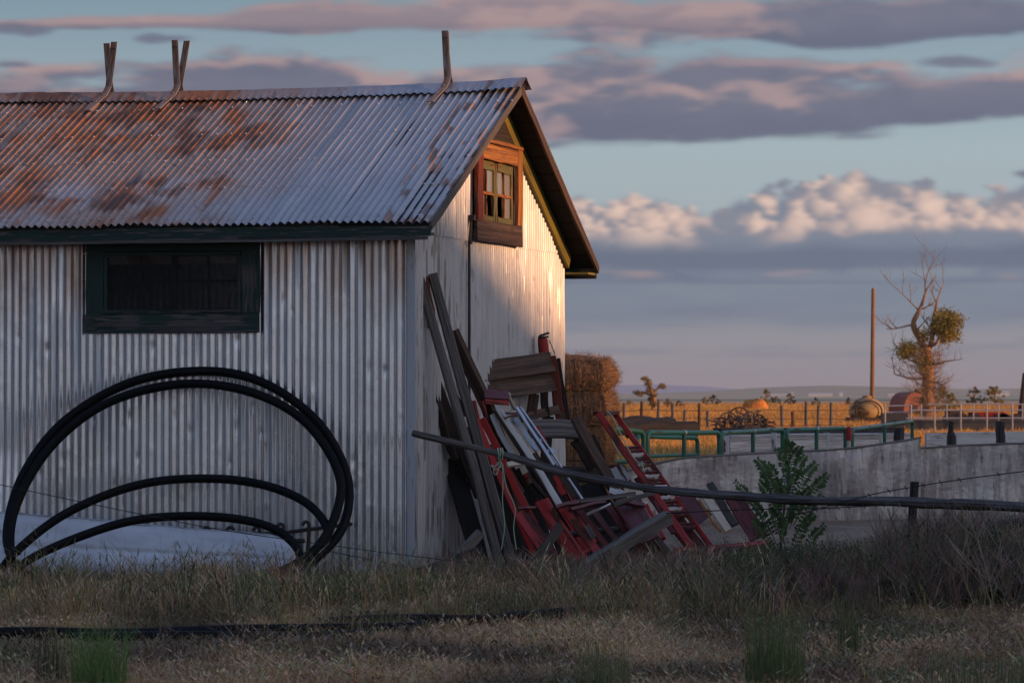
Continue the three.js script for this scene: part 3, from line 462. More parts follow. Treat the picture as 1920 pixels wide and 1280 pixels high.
// ---- bent flat bars bolted over the ridge
function ridgeBracket(x, pair, label) {
  const g = thing('ridge_bracket', label, 'bracket', 'bent steel bars on the ridge'); g.rotation.y = barn.rotation.y;
  const base = B(x, RIDGE, -DEPTH / 2); g.position.copy(base);
  const bar = (pts, w, tw) => { const pos = [], uv = [], idx = []; let l = 0; pts.forEach((p, i) => { if (i) l += Math.hypot(...p.map((q, k) => q - pts[i - 1][k])); const h = w / 2, q = pts[Math.min(i + 1, pts.length - 1)], r = pts[Math.max(0, i - 1)], d = Math.hypot(q[1] - r[1], q[2] - r[2]) || 1, ny = -(q[2] - r[2]) / d * 0.004, nz = (q[1] - r[1]) / d * 0.004; for (const [sx, sn] of [[-h, 1], [h, 1], [h, -1], [-h, -1]]) { pos.push(p[0] + sx, p[1] + ny * sn, p[2] + nz * sn); uv.push((sx + h) * 2, l / 2); } }); const n = pts.length; for (let i = 0; i < n - 1; i++) for (let k = 0; k < 4; k++) { const a = i * 4 + k, b = i * 4 + (k + 1) % 4; idx.push(a, b, a + 4, b, b + 4, a + 4); } idx.push(0, 2, 1, 0, 3, 2, (n - 1) * 4, (n - 1) * 4 + 1, (n - 1) * 4 + 2, (n - 1) * 4, (n - 1) * 4 + 2, (n - 1) * 4 + 3); const q = geo(pos, uv, idx).toNonIndexed(); q.computeVertexNormals(); return q; };
  const ny = (d) => -slopeN * d + 0.045, fy = (d) => -slopeF * d + 0.045;
  const hgt = pair ? 0.52 : 0.53;
  const s1 = part('strap', bar([[-0.03, ny(0.45), 0.45], [0, ny(0.12), 0.12], [0.008, 0.05, 0.05], [pair === 1 ? 0.016 : 0.006, 0.085, 0.03], [pair === 1 ? 0.046 : -0.006, hgt * 0.55, 0.03], [pair === 1 ? 0.075 : -0.018, hgt, 0.03]], 0.066), M.strap, g);
  const bolts = (m, list) => list.forEach(([x2, y2, z2]) => part('bolt', new THREE.CylinderGeometry(0.009, 0.009, 0.014, 8).rotateX(Math.PI / 2).translate(x2, y2, z2), M.zinc, m));
  const hole = (m, list) => list.forEach(([x2, y2, z2]) => part('bolt_hole', new THREE.CylinderGeometry(0.007, 0.007, 0.012, 8).rotateX(Math.PI / 2).translate(x2, y2, z2), M.black, m));
  bolts(s1, [[-0.014, ny(0.27) + 0.008, 0.275], [0, ny(0.1) + 0.006, 0.11]]);
  const tx = pair === 1 ? 0.07 : -0.016; hole(s1, [[tx - 0.014, hgt - 0.07, 0.03], [tx + 0.014, hgt - 0.07, 0.03], [tx * 0.8 - 0.012, hgt * 0.55, 0.022], [tx * 0.8 + 0.014, hgt * 0.55, 0.022]]);
  if (pair) part('strap', bar([[0.0, fy(0.33), -0.33], [0.004, fy(0.12), -0.12], [0.008, 0.04, -0.05], [0.008, 0.09, -0.03], [pair === 1 ? -0.012 : 0.045, hgt * 0.55, -0.03], [pair === 1 ? -0.03 : 0.085, hgt * 0.99, -0.03]], 0.066), M.strap, g);
  else part('strap', bar([[0.0, fy(0.33), -0.33], [0.004, fy(0.12), -0.12], [0.008, 0.04, -0.05], [0.006, 0.09, -0.008], [-0.012, hgt * 0.6, 0.0], [-0.018, hgt * 0.98, 0.005]], 0.064), M.strap, g);
}
ridgeBracket(-3.95, 1, 'pair of bent steel straps spread in a narrow V on the rustiest ridge');
ridgeBracket(-3.22, 2, 'pair of steel straps, one leaning outward, beside the cap joint on the ridge');
ridgeBracket(-0.46, 0, 'single upright steel strap on the ridge near the gable peak');

// ---------------------------------------------------------------- ground and far country
const soil = tex(320, 320, (u, v) => { const a = pf(u, v, 6, 6, 5, 501), b = pf(u, v, 60, 60, 3, 503), c = pf(u, v, 90, 24, 2, 505); let k = mix3([0.15, 0.1, 0.066], [0.28, 0.195, 0.125], sm(0.3, 0.7, 0.6 * a + 0.4 * b)); return mix3(k, [0.27, 0.21, 0.14], sm(0.6, 0.75, c) * 0.6); });
const soilBump = tex(256, 256, (u, v) => { const b = 0.6 * pf(u, v, 40, 40, 4, 507) + 0.4 * pf(u, v, 110, 40, 2, 508); return [b, b, b]; }, false);
{ // one sheet to the horizon, its lines closer together near the barn
  const xs = [-18000, -4000, -800, -200, -60, -25, -12, -6, 0, 6, 12, 25, 60, 200, 800, 4000, 18000], zs = [-18000, -2000, -200, 0, 10]; for (let z = 14; z < 50; z += 1) zs.push(z); zs.push(60, 90, 150, 300, 800, 3000, 9000, 18000);
  const pos = [], uv = [], idx = []; for (const z of zs) for (const x of xs) { pos.push(x, groundY(z), -z); uv.push(x / 3, z / 3); }
  for (let j = 0; j < zs.length - 1; j++) for (let i = 0; i < xs.length - 1; i++) { const o = j * xs.length + i; idx.push(o, o + 1, o + xs.length, o + 1, o + xs.length + 1, o + xs.length); }
  struct('ground', geo(pos, uv, idx), std({ map: soil, bumpMap: soilBump, bumpScale: 0.03, roughness: 0.95 }));
}
function flat(x0, x1, z0, z1, y) { return new THREE.PlaneGeometry(x1 - x0, z1 - z0).rotateX(-Math.PI / 2).translate((x0 + x1) / 2, y, -(z0 + z1) / 2); }
const fieldTex = (a, b, s) => { const t = tex(128, 128, (u, v) => mix3(a, b, sm(0.3, 0.7, pf(u, v, 4, 8, 5, s)))); return t; };
function field(name, x0, x1, z0, z1, y, a, b, rep, s) { const t = fieldTex(a, b, s); t.repeat.set((x1 - x0) / rep, (z1 - z0) / rep); return struct(name, flat(x0, x1, z0, z1, y), std({ map: t, roughness: 0.95 })); }
field('pasture', -200, 260, 92, 560, 0.004, [0.55, 0.3, 0.085], [0.4, 0.22, 0.06], 30, 511);
field('yard', 1.4, 30, 43.5, 56, 0.004, [0.34, 0.25, 0.18], [0.26, 0.19, 0.135], 6, 512);
field('stubble_field', -1500, 1800, 640, 1500, 0.05, [0.55, 0.38, 0.2], [0.42, 0.31, 0.17], 160, 513);
field('green_field', -3000, 3400, 1900, 2900, 0.1, [0.2, 0.27, 0.19], [0.28, 0.31, 0.18], 300, 515);
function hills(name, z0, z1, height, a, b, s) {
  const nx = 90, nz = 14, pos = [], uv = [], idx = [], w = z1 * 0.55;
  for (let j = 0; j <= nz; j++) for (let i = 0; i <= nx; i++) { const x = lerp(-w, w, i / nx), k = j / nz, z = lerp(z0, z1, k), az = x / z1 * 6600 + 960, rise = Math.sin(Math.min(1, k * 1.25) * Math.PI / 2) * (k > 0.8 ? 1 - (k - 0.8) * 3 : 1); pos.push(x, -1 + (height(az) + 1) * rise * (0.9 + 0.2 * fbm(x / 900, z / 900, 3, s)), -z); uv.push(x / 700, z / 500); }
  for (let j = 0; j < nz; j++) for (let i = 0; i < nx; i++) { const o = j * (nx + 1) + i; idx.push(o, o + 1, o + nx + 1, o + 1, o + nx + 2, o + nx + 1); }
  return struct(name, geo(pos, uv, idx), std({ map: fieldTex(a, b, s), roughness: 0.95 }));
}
hills('hills', 3600, 7000, (p) => 7 + 13 * Math.exp(-Math.pow((p - 1430) / 170, 2)) + 6 * Math.exp(-Math.pow((p - 1850) / 160, 2)) + 5 * sm(1300, 1700, p), [0.52, 0.41, 0.25], [0.34, 0.35, 0.22], 517);
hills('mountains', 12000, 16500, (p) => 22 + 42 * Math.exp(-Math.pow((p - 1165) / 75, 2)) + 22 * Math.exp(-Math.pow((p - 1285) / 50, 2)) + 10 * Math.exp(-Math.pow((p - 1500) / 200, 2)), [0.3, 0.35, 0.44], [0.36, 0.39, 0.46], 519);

// ---------------------------------------------------------------- big barn added out of sight on the sunward side to shade yard and gable
{
  const g = thing('shade_barn', 'unseen tall board barn with a lean-to, added to shade the yard and gable', 'barn');
  const prof = [[-2, 0], [28, 0], [28, 5.8], [13, 11.3], [-2, 5.8]];
  const s = new THREE.Shape(prof.map(([z, y]) => new THREE.Vector2(z, y)));
  const wg = new THREE.ExtrudeGeometry(s, { depth: 16, bevelEnabled: false }).applyMatrix4(new THREE.Matrix4().makeBasis(V(0, 0, -1), V(0, 1, 0), V(1, 0, 0)));
  part('wall', wg, M.brown, g);
  for (const sg of [1, -1]) part('roof', boardGeo(17.4, 16.0, 0.12, { seg: 2, warp: 0, wear: 0 }).rotateZ(-Math.PI / 2).rotateX(-Math.PI / 2).applyMatrix4(new THREE.Matrix4().makeRotationX(sg * Math.atan(5.5 / 15))).translate(-0.7, 8.6, sg * 7.5 - 13), M.greyDark, g);
  const door = part('door', box(0.06, 3.6, 4.2, -0.04, 1.8, -13), M.redWood, g); part('handle', box(0.05, 0.3, 0.05, -0.09, 1.5, -11.2), M.iron, door);
  part('lean_to', box(10, 6.3, 26, 5, 3.15, -41.1), M.grey, g);
  part('roof', box(10.8, 0.1, 26.6, 5, 6.37, -41.1), M.greyDark, g);
  g.position.set(40, 0, 0);
}

scene.fog = new THREE.FogExp2(new THREE.Color().setRGB(0.55, 0.62, 0.74), 0.00005);

// ---------------------------------------------------------------- the middle distance
const zAt = (py, h = 0) => (1.5 - h) * 6600 / (py - 745);
// ---- stacked straw bales behind the barn
{
  const straw = wood(31, [0.28, 0.155, 0.07], [0.1, 0.05, 0.022], { bump: 0.02 });
  const strawFib = std({ color: new THREE.Color().setRGB(0.32, 0.185, 0.09), roughness: 0.8 });
  const labels = ['straw bale at the foot of the stack behind the barn', 'second straw bale up from the ground in the stack behind the barn', 'middle straw bale of the stack behind the barn', 'straw bale just under the rounded topmost bale of the stack', 'rounded straw bale topping the stack behind the barn'];
  for (let k = 0; k < 5; k++) {
    const R = rng(600 + k), b = thing('straw_bale', labels[k], 'straw bale', 'straw bales stacked behind the barn');
    const w = 1.05, h = 0.4, d = 0.5, n = [22, 10, 12], P = (u, v, q) => { const ex = k === 4 ? 0.2 : 0.5; let x = u * w / 2, y = v * h / 2, z = q * d / 2; const m = Math.max(Math.abs(u), Math.abs(v), Math.abs(q)) || 1, r = Math.hypot(u, v, q) || 1, f = lerp(1, m / r * 1.25, (1 - ex) * 0.8); const nn = 1 + 0.1 * (fbm(x * 9 + k * 7, y * 9 + z * 5, 4, 610) - 0.5); return [x * f * nn, y * f * nn * 1.02, z * f * nn]; };
    const pos = [], uv = [], idx = [];
    for (const [ax, sg] of [[0, 1], [0, -1], [1, 1], [1, -1], [2, 1], [2, -1]]) { const base = pos.length / 3, N = 12; for (let i = 0; i <= N; i++) for (let j = 0; j <= N; j++) { const s = i / N * 2 - 1, t = j / N * 2 - 1, a = [0, 0, 0]; a[ax] = sg; a[(ax + 1) % 3] = s; a[(ax + 2) % 3] = t; pos.push(...P(...a)); uv.push(s, t * 0.5); } for (let i = 0; i < N; i++) for (let j = 0; j < N; j++) { const o = base + i * (N + 1) + j; sg > 0 ? idx.push(o, o + N + 1, o + 1, o + 1, o + N + 1, o + N + 2) : idx.push(o, o + 1, o + N + 1, o + 1, o + N + 2, o + N + 1); } }
    const body = geo(pos, uv, idx); part('bale_body', body, straw, b);
    const fp = []; for (let i = 0; i < 7000; i++) { const o = Math.floor(R() * pos.length / 3) * 3, p = V(pos[o] + (R() - 0.5) * 0.06, pos[o + 1] + (R() - 0.5) * 0.05, pos[o + 2] + (R() - 0.5) * 0.05), out = p.clone().multiply(V(0.6, 1.4, 1.2)).normalize(), dir = V(R() - 0.5, R() - 0.5, R() - 0.5).normalize().multiplyScalar(0.9).add(out.multiplyScalar(0.55)).normalize(), l = 0.03 + 0.06 * R(), sd = dir.clone().cross(V(R() - 0.5, R() - 0.5, R() - 0.5)).normalize().multiplyScalar(0.0022), e = p.clone().addScaledVector(dir, l); fp.push(p.x - sd.x, p.y - sd.y, p.z - sd.z, p.x + sd.x, p.y + sd.y, p.z + sd.z, e.x, e.y, e.z); }
    part('loose_straw', geo(fp), strawFib, b).userData.kind = 'stuff';
    for (const z of [-0.2, 0.2]) { const loop = []; for (let i = 0; i < 24; i++) { const a = i / 24 * Math.PI * 2; loop.push(V(z * 1.2, Math.sin(a) * h * 0.53, Math.cos(a) * d * 0.54)); } part('twine', sweep(loop, 0.003, 4, { close: true }), M.iron, b); }
    b.position.copy(onGround(1118 - (k === 4 ? 6 : 0) + (R() - 0.5) * 6, 41, 0.2 + k * 0.4)); b.position.x -= 0.32; b.rotation.set(0, -0.25 + (R() - 0.5) * 0.12, (R() - 0.5) * 0.04);
  }
}
// ---- green pipe barriers
function barrier(pts, low, posts, label, r = 0.032, red = false) {   // pts: left and right top corners [px, py, Z]
  const g = thing('pipe_barrier', label, 'fence panel', 'green pipe barriers along the yard');
  const A = at(...pts[0]), C = at(...pts[1]), d = C.clone().sub(A).normalize(), rc = 0.075, foot = (p) => V(p.x, 0, p.z);
  const path = [foot(A), V(A.x, A.y - rc, A.z)]; for (let i = 1; i <= 6; i++) { const a = i / 6 * Math.PI / 2; path.push(A.clone().addScaledVector(d, rc * (1 - Math.cos(a))).add(V(0, -rc * (1 - Math.sin(a)), 0))); } for (let i = 0; i < 6; i++) { const a = (1 - i / 6) * Math.PI / 2; path.push(C.clone().addScaledVector(d, -rc * (1 - Math.cos(a))).add(V(0, -rc * (1 - Math.sin(a)), 0))); } path.push(V(C.x, C.y - rc, C.z), foot(C));
  part('hoop', sweep(path, r, 10), M.greenPipe, g);
  for (const f of posts) { const p = A.clone().lerp(C, f); part('post', sweep([V(p.x, 0, p.z), V(p.x, p.y - r * 0.6, p.z)], r * 0.9, 10), M.greenPipe, g); part('collar', sweep([p.clone().addScaledVector(d, -0.02), p.clone().addScaledVector(d, 0.02)], r * 1.15, 10), M.zinc, g); }
  if (low) { const a = A.clone(), c = C.clone(); a.y = low; c.y = low; part('rail', sweep([a, c], r * 0.8, 10), M.greenPipe, g); }
  if (red) { part('sleeve', sweep([V(C.x, 0.3, C.z), V(C.x, red, C.z)], r * 1.25, 10), M.redMetal, g); }
  rebase(g);
}
barrier([[1085, 797, 42.2], [1207, 810, 43]], 0.72, [0.34], 'green pipe barrier running behind the red conveyor');
barrier([[1214, 811, 43.2], [1349, 811, 45]], 0, [0.5], 'green pipe barrier nearest the end of the conveyor, with one middle post');
barrier([[1353, 812, 45.2], [1468, 805, 48]], 0, [0.5], 'green pipe barrier behind the leafy bush');
barrier([[1475, 806, 48.2], [1586, 803, 50]], 0, [0.5], 'green pipe barrier beside the red topped stake');
barrier([[1598, 805, 50.5], [1711, 790, 60]], 0, [0.5], 'green pipe barrier sloping away at the end of the row');
barrier([[1195, 818, 46.5], [1308, 821, 48]], 0.72, [], 'second green pipe hoop with a red sleeve behind the front barriers', 0.03, 0.55);
{ const g = thing('marker_stake', 'pale stake with a bright red top beside the barriers', 'stake'); const p = at(1592, 799, 49.8); part('shaft', sweep([V(p.x, 0, p.z), V(p.x, p.y - 0.2, p.z)], 0.028, 8), M.cream, g); part('red_tip', sweep([V(p.x, p.y - 0.2, p.z), V(p.x, p.y - 0.03, p.z), V(p.x, p.y, p.z)], [0.04, 0.045, 0.01], 8), M.redBright, g); rebase(g); }
{ const g = thing('red_latch_post', 'short post with a red latch plate between two green barriers', 'post'); const p = at(1353, 830, 45.6); part('shaft', sweep([V(p.x, 0, p.z), V(p.x, p.y + 0.05, p.z)], 0.02, 8), M.iron, g); part('latch', boardGeo(0.16, 0.06, 0.03).translate(p.x + 0.02, p.y - 0.12, p.z + 0.02), M.redMetal, g); rebase(g); }
// ---- weathered sheet windbreaks
const sheetSkin = (() => { const f = (u, v) => 0.5 * pf(u, v, 8, 1, 4, 701) + 0.5 * pf(u, v, 64, 3, 4, 703); const spk = (u, v) => sm(0.56, 0.74, pf(u, v, 22, 2, 4, 705)); const map = tex(640, 192, (u, v) => { let c = mix3([0.33, 0.3, 0.28], [0.6, 0.56, 0.52], sm(0.32, 0.66, f(u, v))); c = mix3(c, [0.66, 0.64, 0.61], spk(u, v) * 0.65); const st = sm(0.68, 0.8, pf(u, v, 60, 5, 3, 707)); return mix3(c, [0.14, 0.11, 0.1], st * 0.55); }); const b = tex(320, 96, (u, v) => { const q = 0.7 * pf(u, v, 6, 3, 4, 709) + 0.3 * pf(u, v, 50, 20, 3, 710); return [q, q, q]; }, false); return std({ map, bumpMap: b, bumpScale: 0.03, roughness: 0.5, metalness: 0.25 }); })();
function windbreak(path, h0, label, seed) {              // path: [px, Z, top py]
  const g = thing('sheet_windbreak', label, 'metal panel'), pts = path.map(([px, Z, py]) => { const p = at(px, py, Z); return p; }), n = 90, top = smooth(pts, n), pos = [], uv = [], idx = [], rows = 10;
  let l = 0;
  top.forEach((p, i) => { if (i) l += p.distanceTo(top[i - 1]); for (let j = 0; j <= rows; j++) { const v = j / rows, bul = 0.05 * (fbm(l * 1.4, v * 1.5, 3, seed) - 0.5) * 2 + 0.05 * Math.pow(vn(l * 2.4, v * 2, seed + 3), 4) * Math.sin(v * Math.PI) * 3; pos.push(p.x, lerp(h0, p.y, v), p.z + bul); uv.push(l / 3.2, v * 0.95); } });
  for (let i = 0; i < n; i++) for (let j = 0; j < rows; j++) { const o = i * (rows + 1) + j; idx.push(o, o + rows + 1, o + 1, o + 1, o + rows + 1, o + rows + 2); }
  part('sheet', geo(pos, uv, idx), sheetSkin, g);
  part('rim', sweep(top.filter((_, i) => i % 3 === 0).map((p) => p.clone().add(V(0, 0.012, 0))), 0.014, 6, { rough: 0.3, seed }), M.grey, g);
  for (let k = 0; k < 4; k++) { const p = top[Math.floor((k + 0.5) / 4 * n)]; part('stake', sweep([V(p.x, 0, p.z - 0.09), V(p.x, p.y - 0.02, p.z - 0.09)], 0.03, 6), M.greyDark, g); }
  rebase(g);
}
windbreak([[1120, 41.3, 895], [1190, 41.6, 880], [1275, 42, 862], [1420, 42.6, 852], [1560, 43, 845], [1690, 43.5, 829], [1727, 43.6, 822]], 0.0, 'dented grey sheet metal windbreak with a raised rim, behind the leafy bush', 720);
windbreak([[1722, 44.3, 842], [1800, 44.6, 837], [1880, 44.8, 834], [1990, 45.2, 832], [2200, 46, 830]], 0.0, 'streaked grey sheet metal windbreak below the short dark posts', 740);
{ // pale strip put on as the gleam of light on the windbreak
  plank('gleam_strip', at(1583, 858, 42.9), at(1584, 925, 42.9), 0.045, 0.02, M.cream, 'narrow pale upright strip set as a gleam of light on the dented windbreak', 'gleam_strip');
}
for (const [px, y0, Z, w, lb] of [[1785, 790, 46, 0.13, 'stubby dark post with a narrow neck behind the streaked windbreak'], [1877, 790, 46.4, 0.13, 'square topped dark post behind the streaked windbreak'], [1687, 803, 47, 0.15, 'low dark stump behind the end of the sloping barrier']]) { const p = at(px, y0, Z); centred(single('fence_stub', sweep([V(p.x, 0, p.z), V(p.x, p.y - 0.2, p.z), V(p.x - 0.01, p.y - 0.13, p.z), V(p.x, p.y, p.z)], [w * 0.52, w * 0.5, px === 1785 ? w * 0.3 : w * 0.48, px === 1785 ? w * 0.24 : w * 0.47], 10, { rough: 0.12, seed: px }), M.greyDark, lb, 'post')); }
// ---- painted feed bunk and its timbers
{
  const g = thing('feed_bunk', 'long whitewashed feed bunk with dark timber on its back edge', 'feed bunk'), a = at(1362, 815, 53), b = at(1700, 812, 57);
  part('trough_wall', plankGeo(V(a.x, a.y / 2, a.z), V(b.x, b.y / 2, b.z), a.y, 0.14, { face: V(0, 0, 1), seg: 10, warp: 0.01 }), sheetSkin, g);
  part('top_timber', plankGeo(at(1345, 809, 53.4), at(1690, 806, 57.4), 0.1, 0.14, { face: V(0, 0, 1), seg: 10 }), M.greyDark, g);
  for (const px of [1362, 1450, 1550, 1650]) { const p = at(px, 815, 52.8 + (px - 1362) * 0.012); part('upright', plankGeo(V(p.x, 0, p.z), V(p.x, p.y + 0.03, p.z), 0.1, 0.08), M.white, g); }
  rebase(g);
}
{
  const g = thing('board_rail', 'three whitewashed horizontal boards on stakes behind the streaked windbreak', 'board fence');
  [[815, 0.11], [826, 0.12], [836, 0.1]].forEach(([py, w], k) => part('board', plankGeo(at(1736, py + 5, 47.6), at(2200, py - 2, 50.2), w, 0.03, { face: V(0, 0, 1), seg: 8, warp: 0.012 }), M.white, g));
  for (const px of [1745, 1850, 1955]) { const p = at(px, 816, 48.3); part('stake', plankGeo(V(p.x, 0, p.z - 0.06), V(p.x, p.y, p.z - 0.06), 0.08, 0.06), M.greyDark, g); }
  rebase(g);
}
// ---- log pile, wire fence and scrap along the pasture edge
{
  const R = rng(771);
  for (let k = 0; k < 4; k++) { const g = [[1150, 800, 1262, 797, 86, 0.19], [1180, 806, 1302, 806, 84, 0.2], [1185, 794, 1240, 789, 88, 0.09], [1120, 806, 1215, 808, 83, 0.17]][k]; const A = at(g[0], g[1], g[4]), C = at(g[2], g[3], g[4] + 1.5), mid = A.clone().lerp(C, 0.5).add(V(0, 0.05, 0)); centred(single('dark_log', sweep(smooth([A, mid, C], 10), g[5], 9, { rough: 0.25, seed: k + 3 }), M.blackWood, ['black log lying behind the conveyor top, partly hidden by bales', 'thick black log ending beside the green barrier corner', 'thin pole resting on the heap of dark logs', 'black log lowest in the heap, behind the straw bales'][k], 'log', 'dark logs heaped beyond the barriers')); }
  const posts = [[1170, 62, 0], [1202, 64, 0], [1234, 66, 1], [1262, 62, 1], [1283, 46, 0], [1311, 58, 0], [1328, 46, 0], [1467, 56, 0], [1512, 62, 1], [1487, 44, 0], [1534, 56, 0], [1559, 60, 0]];
  posts.forEach(([px, h], k) => { const Z = 150 + (k % 3) * 3, p = onGround(px, Z), hh = h / 6600 * Z * 0.9; centred(single('fence_post', sweep([V(p.x, 0, p.z), V(p.x + (R() - 0.5) * 0.08, hh, p.z)], [0.085, 0.07], 7, { rough: 0.2, seed: k }), k % 4 === 1 ? M.brown : M.grey, 'weathered wooden post of the wire fence along the golden pasture', 'fence post', 'posts of the pasture fence')); });
  for (const [h, lb] of [[0.95, 'top wire of the pasture fence'], [0.6, 'middle wire of the pasture fence'], [0.3, 'bottom wire of the pasture fence']]) { const pts = []; for (let px = 1120; px <= 1600; px += 32) { const p = onGround(px, 151); p.y = h + 0.05 * (R() - 0.5); pts.push(p); } centred(single('fence_wire', sweep(pts, 0.012, 4), M.wire, lb + ' strung between the posts', 'wire')); }
}
{ // heap of old spoked wheels
  const wheel = (px, py, Z, r, ry, rx, label) => {
    const g = thing('spoked_wheel', label, 'wheel', 'rusty implement wheels in a heap'), ring = []; for (let i = 0; i < 26; i++) { const a = i / 26 * Math.PI * 2; ring.push(V(Math.cos(a) * r, Math.sin(a) * r, 0)); }
    part('rim', sweep(ring, 0.03, 6, { close: true }), M.iron, g); part('hub', new THREE.CylinderGeometry(0.09, 0.09, 0.2, 10).rotateX(Math.PI / 2), M.iron, g);
    for (let i = 0; i < 10; i++) { const a = i / 10 * Math.PI * 2; part('spoke', sweep([V(0, 0, 0.03), V(Math.cos(a) * r, Math.sin(a) * r, 0)], 0.018, 4), M.iron, g); }
    g.position.copy(at(px, py, Z)); g.rotation.set(rx, ry, 0);
  };
  wheel(1362, 790, 140, 0.34, 0.5, 0.1, 'rusty spoked wheel leaning at the start of the scrap heap'); wheel(1386, 784, 142, 0.44, -0.3, -0.15, 'largest rusty spoked wheel standing up in the scrap heap'); wheel(1407, 788, 139, 0.34, 0.9, 0.1, 'rusty spoked wheel turned edge on in the scrap heap'); wheel(1426, 791, 141, 0.3, -0.7, 0.3, 'small rusty spoked wheel tipped over at the end of the scrap heap');
  const R = rng(31), bars = []; for (let i = 0; i < 70; i++) { const p = at(1340 + R() * 95, 790 + R() * 14, 139 + R() * 4), d = V(R() - 0.5, (R() - 0.4) * 0.6, R() - 0.5).multiplyScalar(1.6); bars.push(sweep(smooth([p, p.clone().add(d.clone().multiplyScalar(0.5)).add(V(0, 0.2 * R(), 0)), p.clone().add(d)], 5), 0.03, 5)); }
  const s = single('scrap_iron', merge(bars), M.iron, 'tangle of rusty rods and bars under the old wheels', 'scrap'); s.userData.kind = 'stuff';
}
// ---- golden stacks in the pasture
{
  const hayM = wood(35, [0.8, 0.3, 0.055], [0.5, 0.17, 0.03], { bump: 0.03 });
  const stack = (px, py, Z, w, h, label, seed) => { const pos = [], uv = [], idx = [], N = 28, Mr = 9; for (let j = 0; j <= Mr; j++) for (let i = 0; i <= N; i++) { const a = i / N * Math.PI * 2, k = j / Mr, r = (w / 2) * (k < 0.7 ? 1 - 0.22 * k : 0.85 * Math.sqrt(Math.max(0, 1 - Math.pow((k - 0.7) / 0.3, 2)))) * (1 + 0.3 * (fbm(Math.cos(a) * 2 + 5, Math.sin(a) * 2 + k * 4, 3, seed) - 0.5)); pos.push(Math.cos(a) * r, Math.min(1, k * 1.12) * h * (0.9 + 0.25 * (vn(a * 1.3, k * 3, seed) - 0.4)), Math.sin(a) * r * 0.8); uv.push(i / N * 4, k); } for (let j = 0; j < Mr; j++) for (let i = 0; i < N; i++) { const o = j * (N + 1) + i; idx.push(o, o + N + 1, o + 1, o + 1, o + N + 1, o + N + 2); } const m = single('haystack', geo(pos, uv, idx), hayM, label, 'haystack'); m.position.copy(onGround(px, Z)); };
  stack(1416, 773, 350, 2.9, 1.35, 'tall bright orange haystack out in the pasture', 41); stack(1352, 773, 345, 2.0, 0.5, 'low orange heap of hay in the pasture', 42); stack(1335, 773, 360, 1.0, 0.35, 'smallest orange hay heap in the pasture', 43);
}
// ---- old tank on a cart, red shed, white rails
{
  const Z = 188, g = thing('tank_cart', 'rusty yellow tank lying on a low cart beside the tall pole', 'tank'), tankM = metal(41, [0.5, 0.3, 0.1], [0.22, 0.09, 0.03], { left: 0.5, rough: 0.6 });
  const k = Z / 6600; const c = onGround(1625, Z);
  part('tank', (() => { const g2 = new THREE.CapsuleGeometry(0.92, 0.9, 6, 20).rotateX(Math.PI / 2).scale(1, 0.82, 1); return g2.translate(0, 0.75, 0); })(), tankM, g);
  part('end_ring', new THREE.TorusGeometry(0.7, 0.05, 8, 24).scale(1, 0.82, 1).translate(0, 0.75, 1.25), M.iron, g);
  part('hatch', new THREE.CylinderGeometry(0.22, 0.26, 0.16, 12).translate(0, 1.52, 0.3), tankM, g);
  part('deck', box(1.95, 0.22, 3.0, 0, 0.32, 0), M.brown, g);
  for (const x of [-0.7, 0.7]) for (const z of [-1, 1.1]) part('wheel', new THREE.CylinderGeometry(0.28, 0.28, 0.14, 14).rotateZ(Math.PI / 2).translate(x, 0.28, z), M.iron, g);
  g.position.copy(c);
}
{
  const Z = 260, c = onGround(1688, Z), g = thing('red_shed', 'small red shed with a rounded roof beyond the dark trough', 'shed'), s = new THREE.Shape(); s.moveTo(-0.9, 0); s.lineTo(-0.9, 0.7); s.quadraticCurveTo(-0.75, 1.75, 0, 1.85); s.quadraticCurveTo(0.75, 1.75, 0.9, 0.7); s.lineTo(0.9, 0); s.closePath();
  part('shell', new THREE.ExtrudeGeometry(s, { depth: 2.2, bevelEnabled: true, bevelSize: 0.04, bevelThickness: 0.04 }), metal(43, [0.32, 0.075, 0.04], [0.15, 0.06, 0.04], { rough: 0.6 }), g);
  part('door', box(0.6, 0.9, 0.04, -0.1, 0.5, 2.28), M.greyDark, g); g.position.copy(c); g.rotation.y = 0.4;
  const w = centred(plank('pale_ramp', at(1652, 772, 245), at(1682, 747, 250), 0.35, 0.1, M.cream, 'pale sloping board leaning on the red shed', 'board'));
}
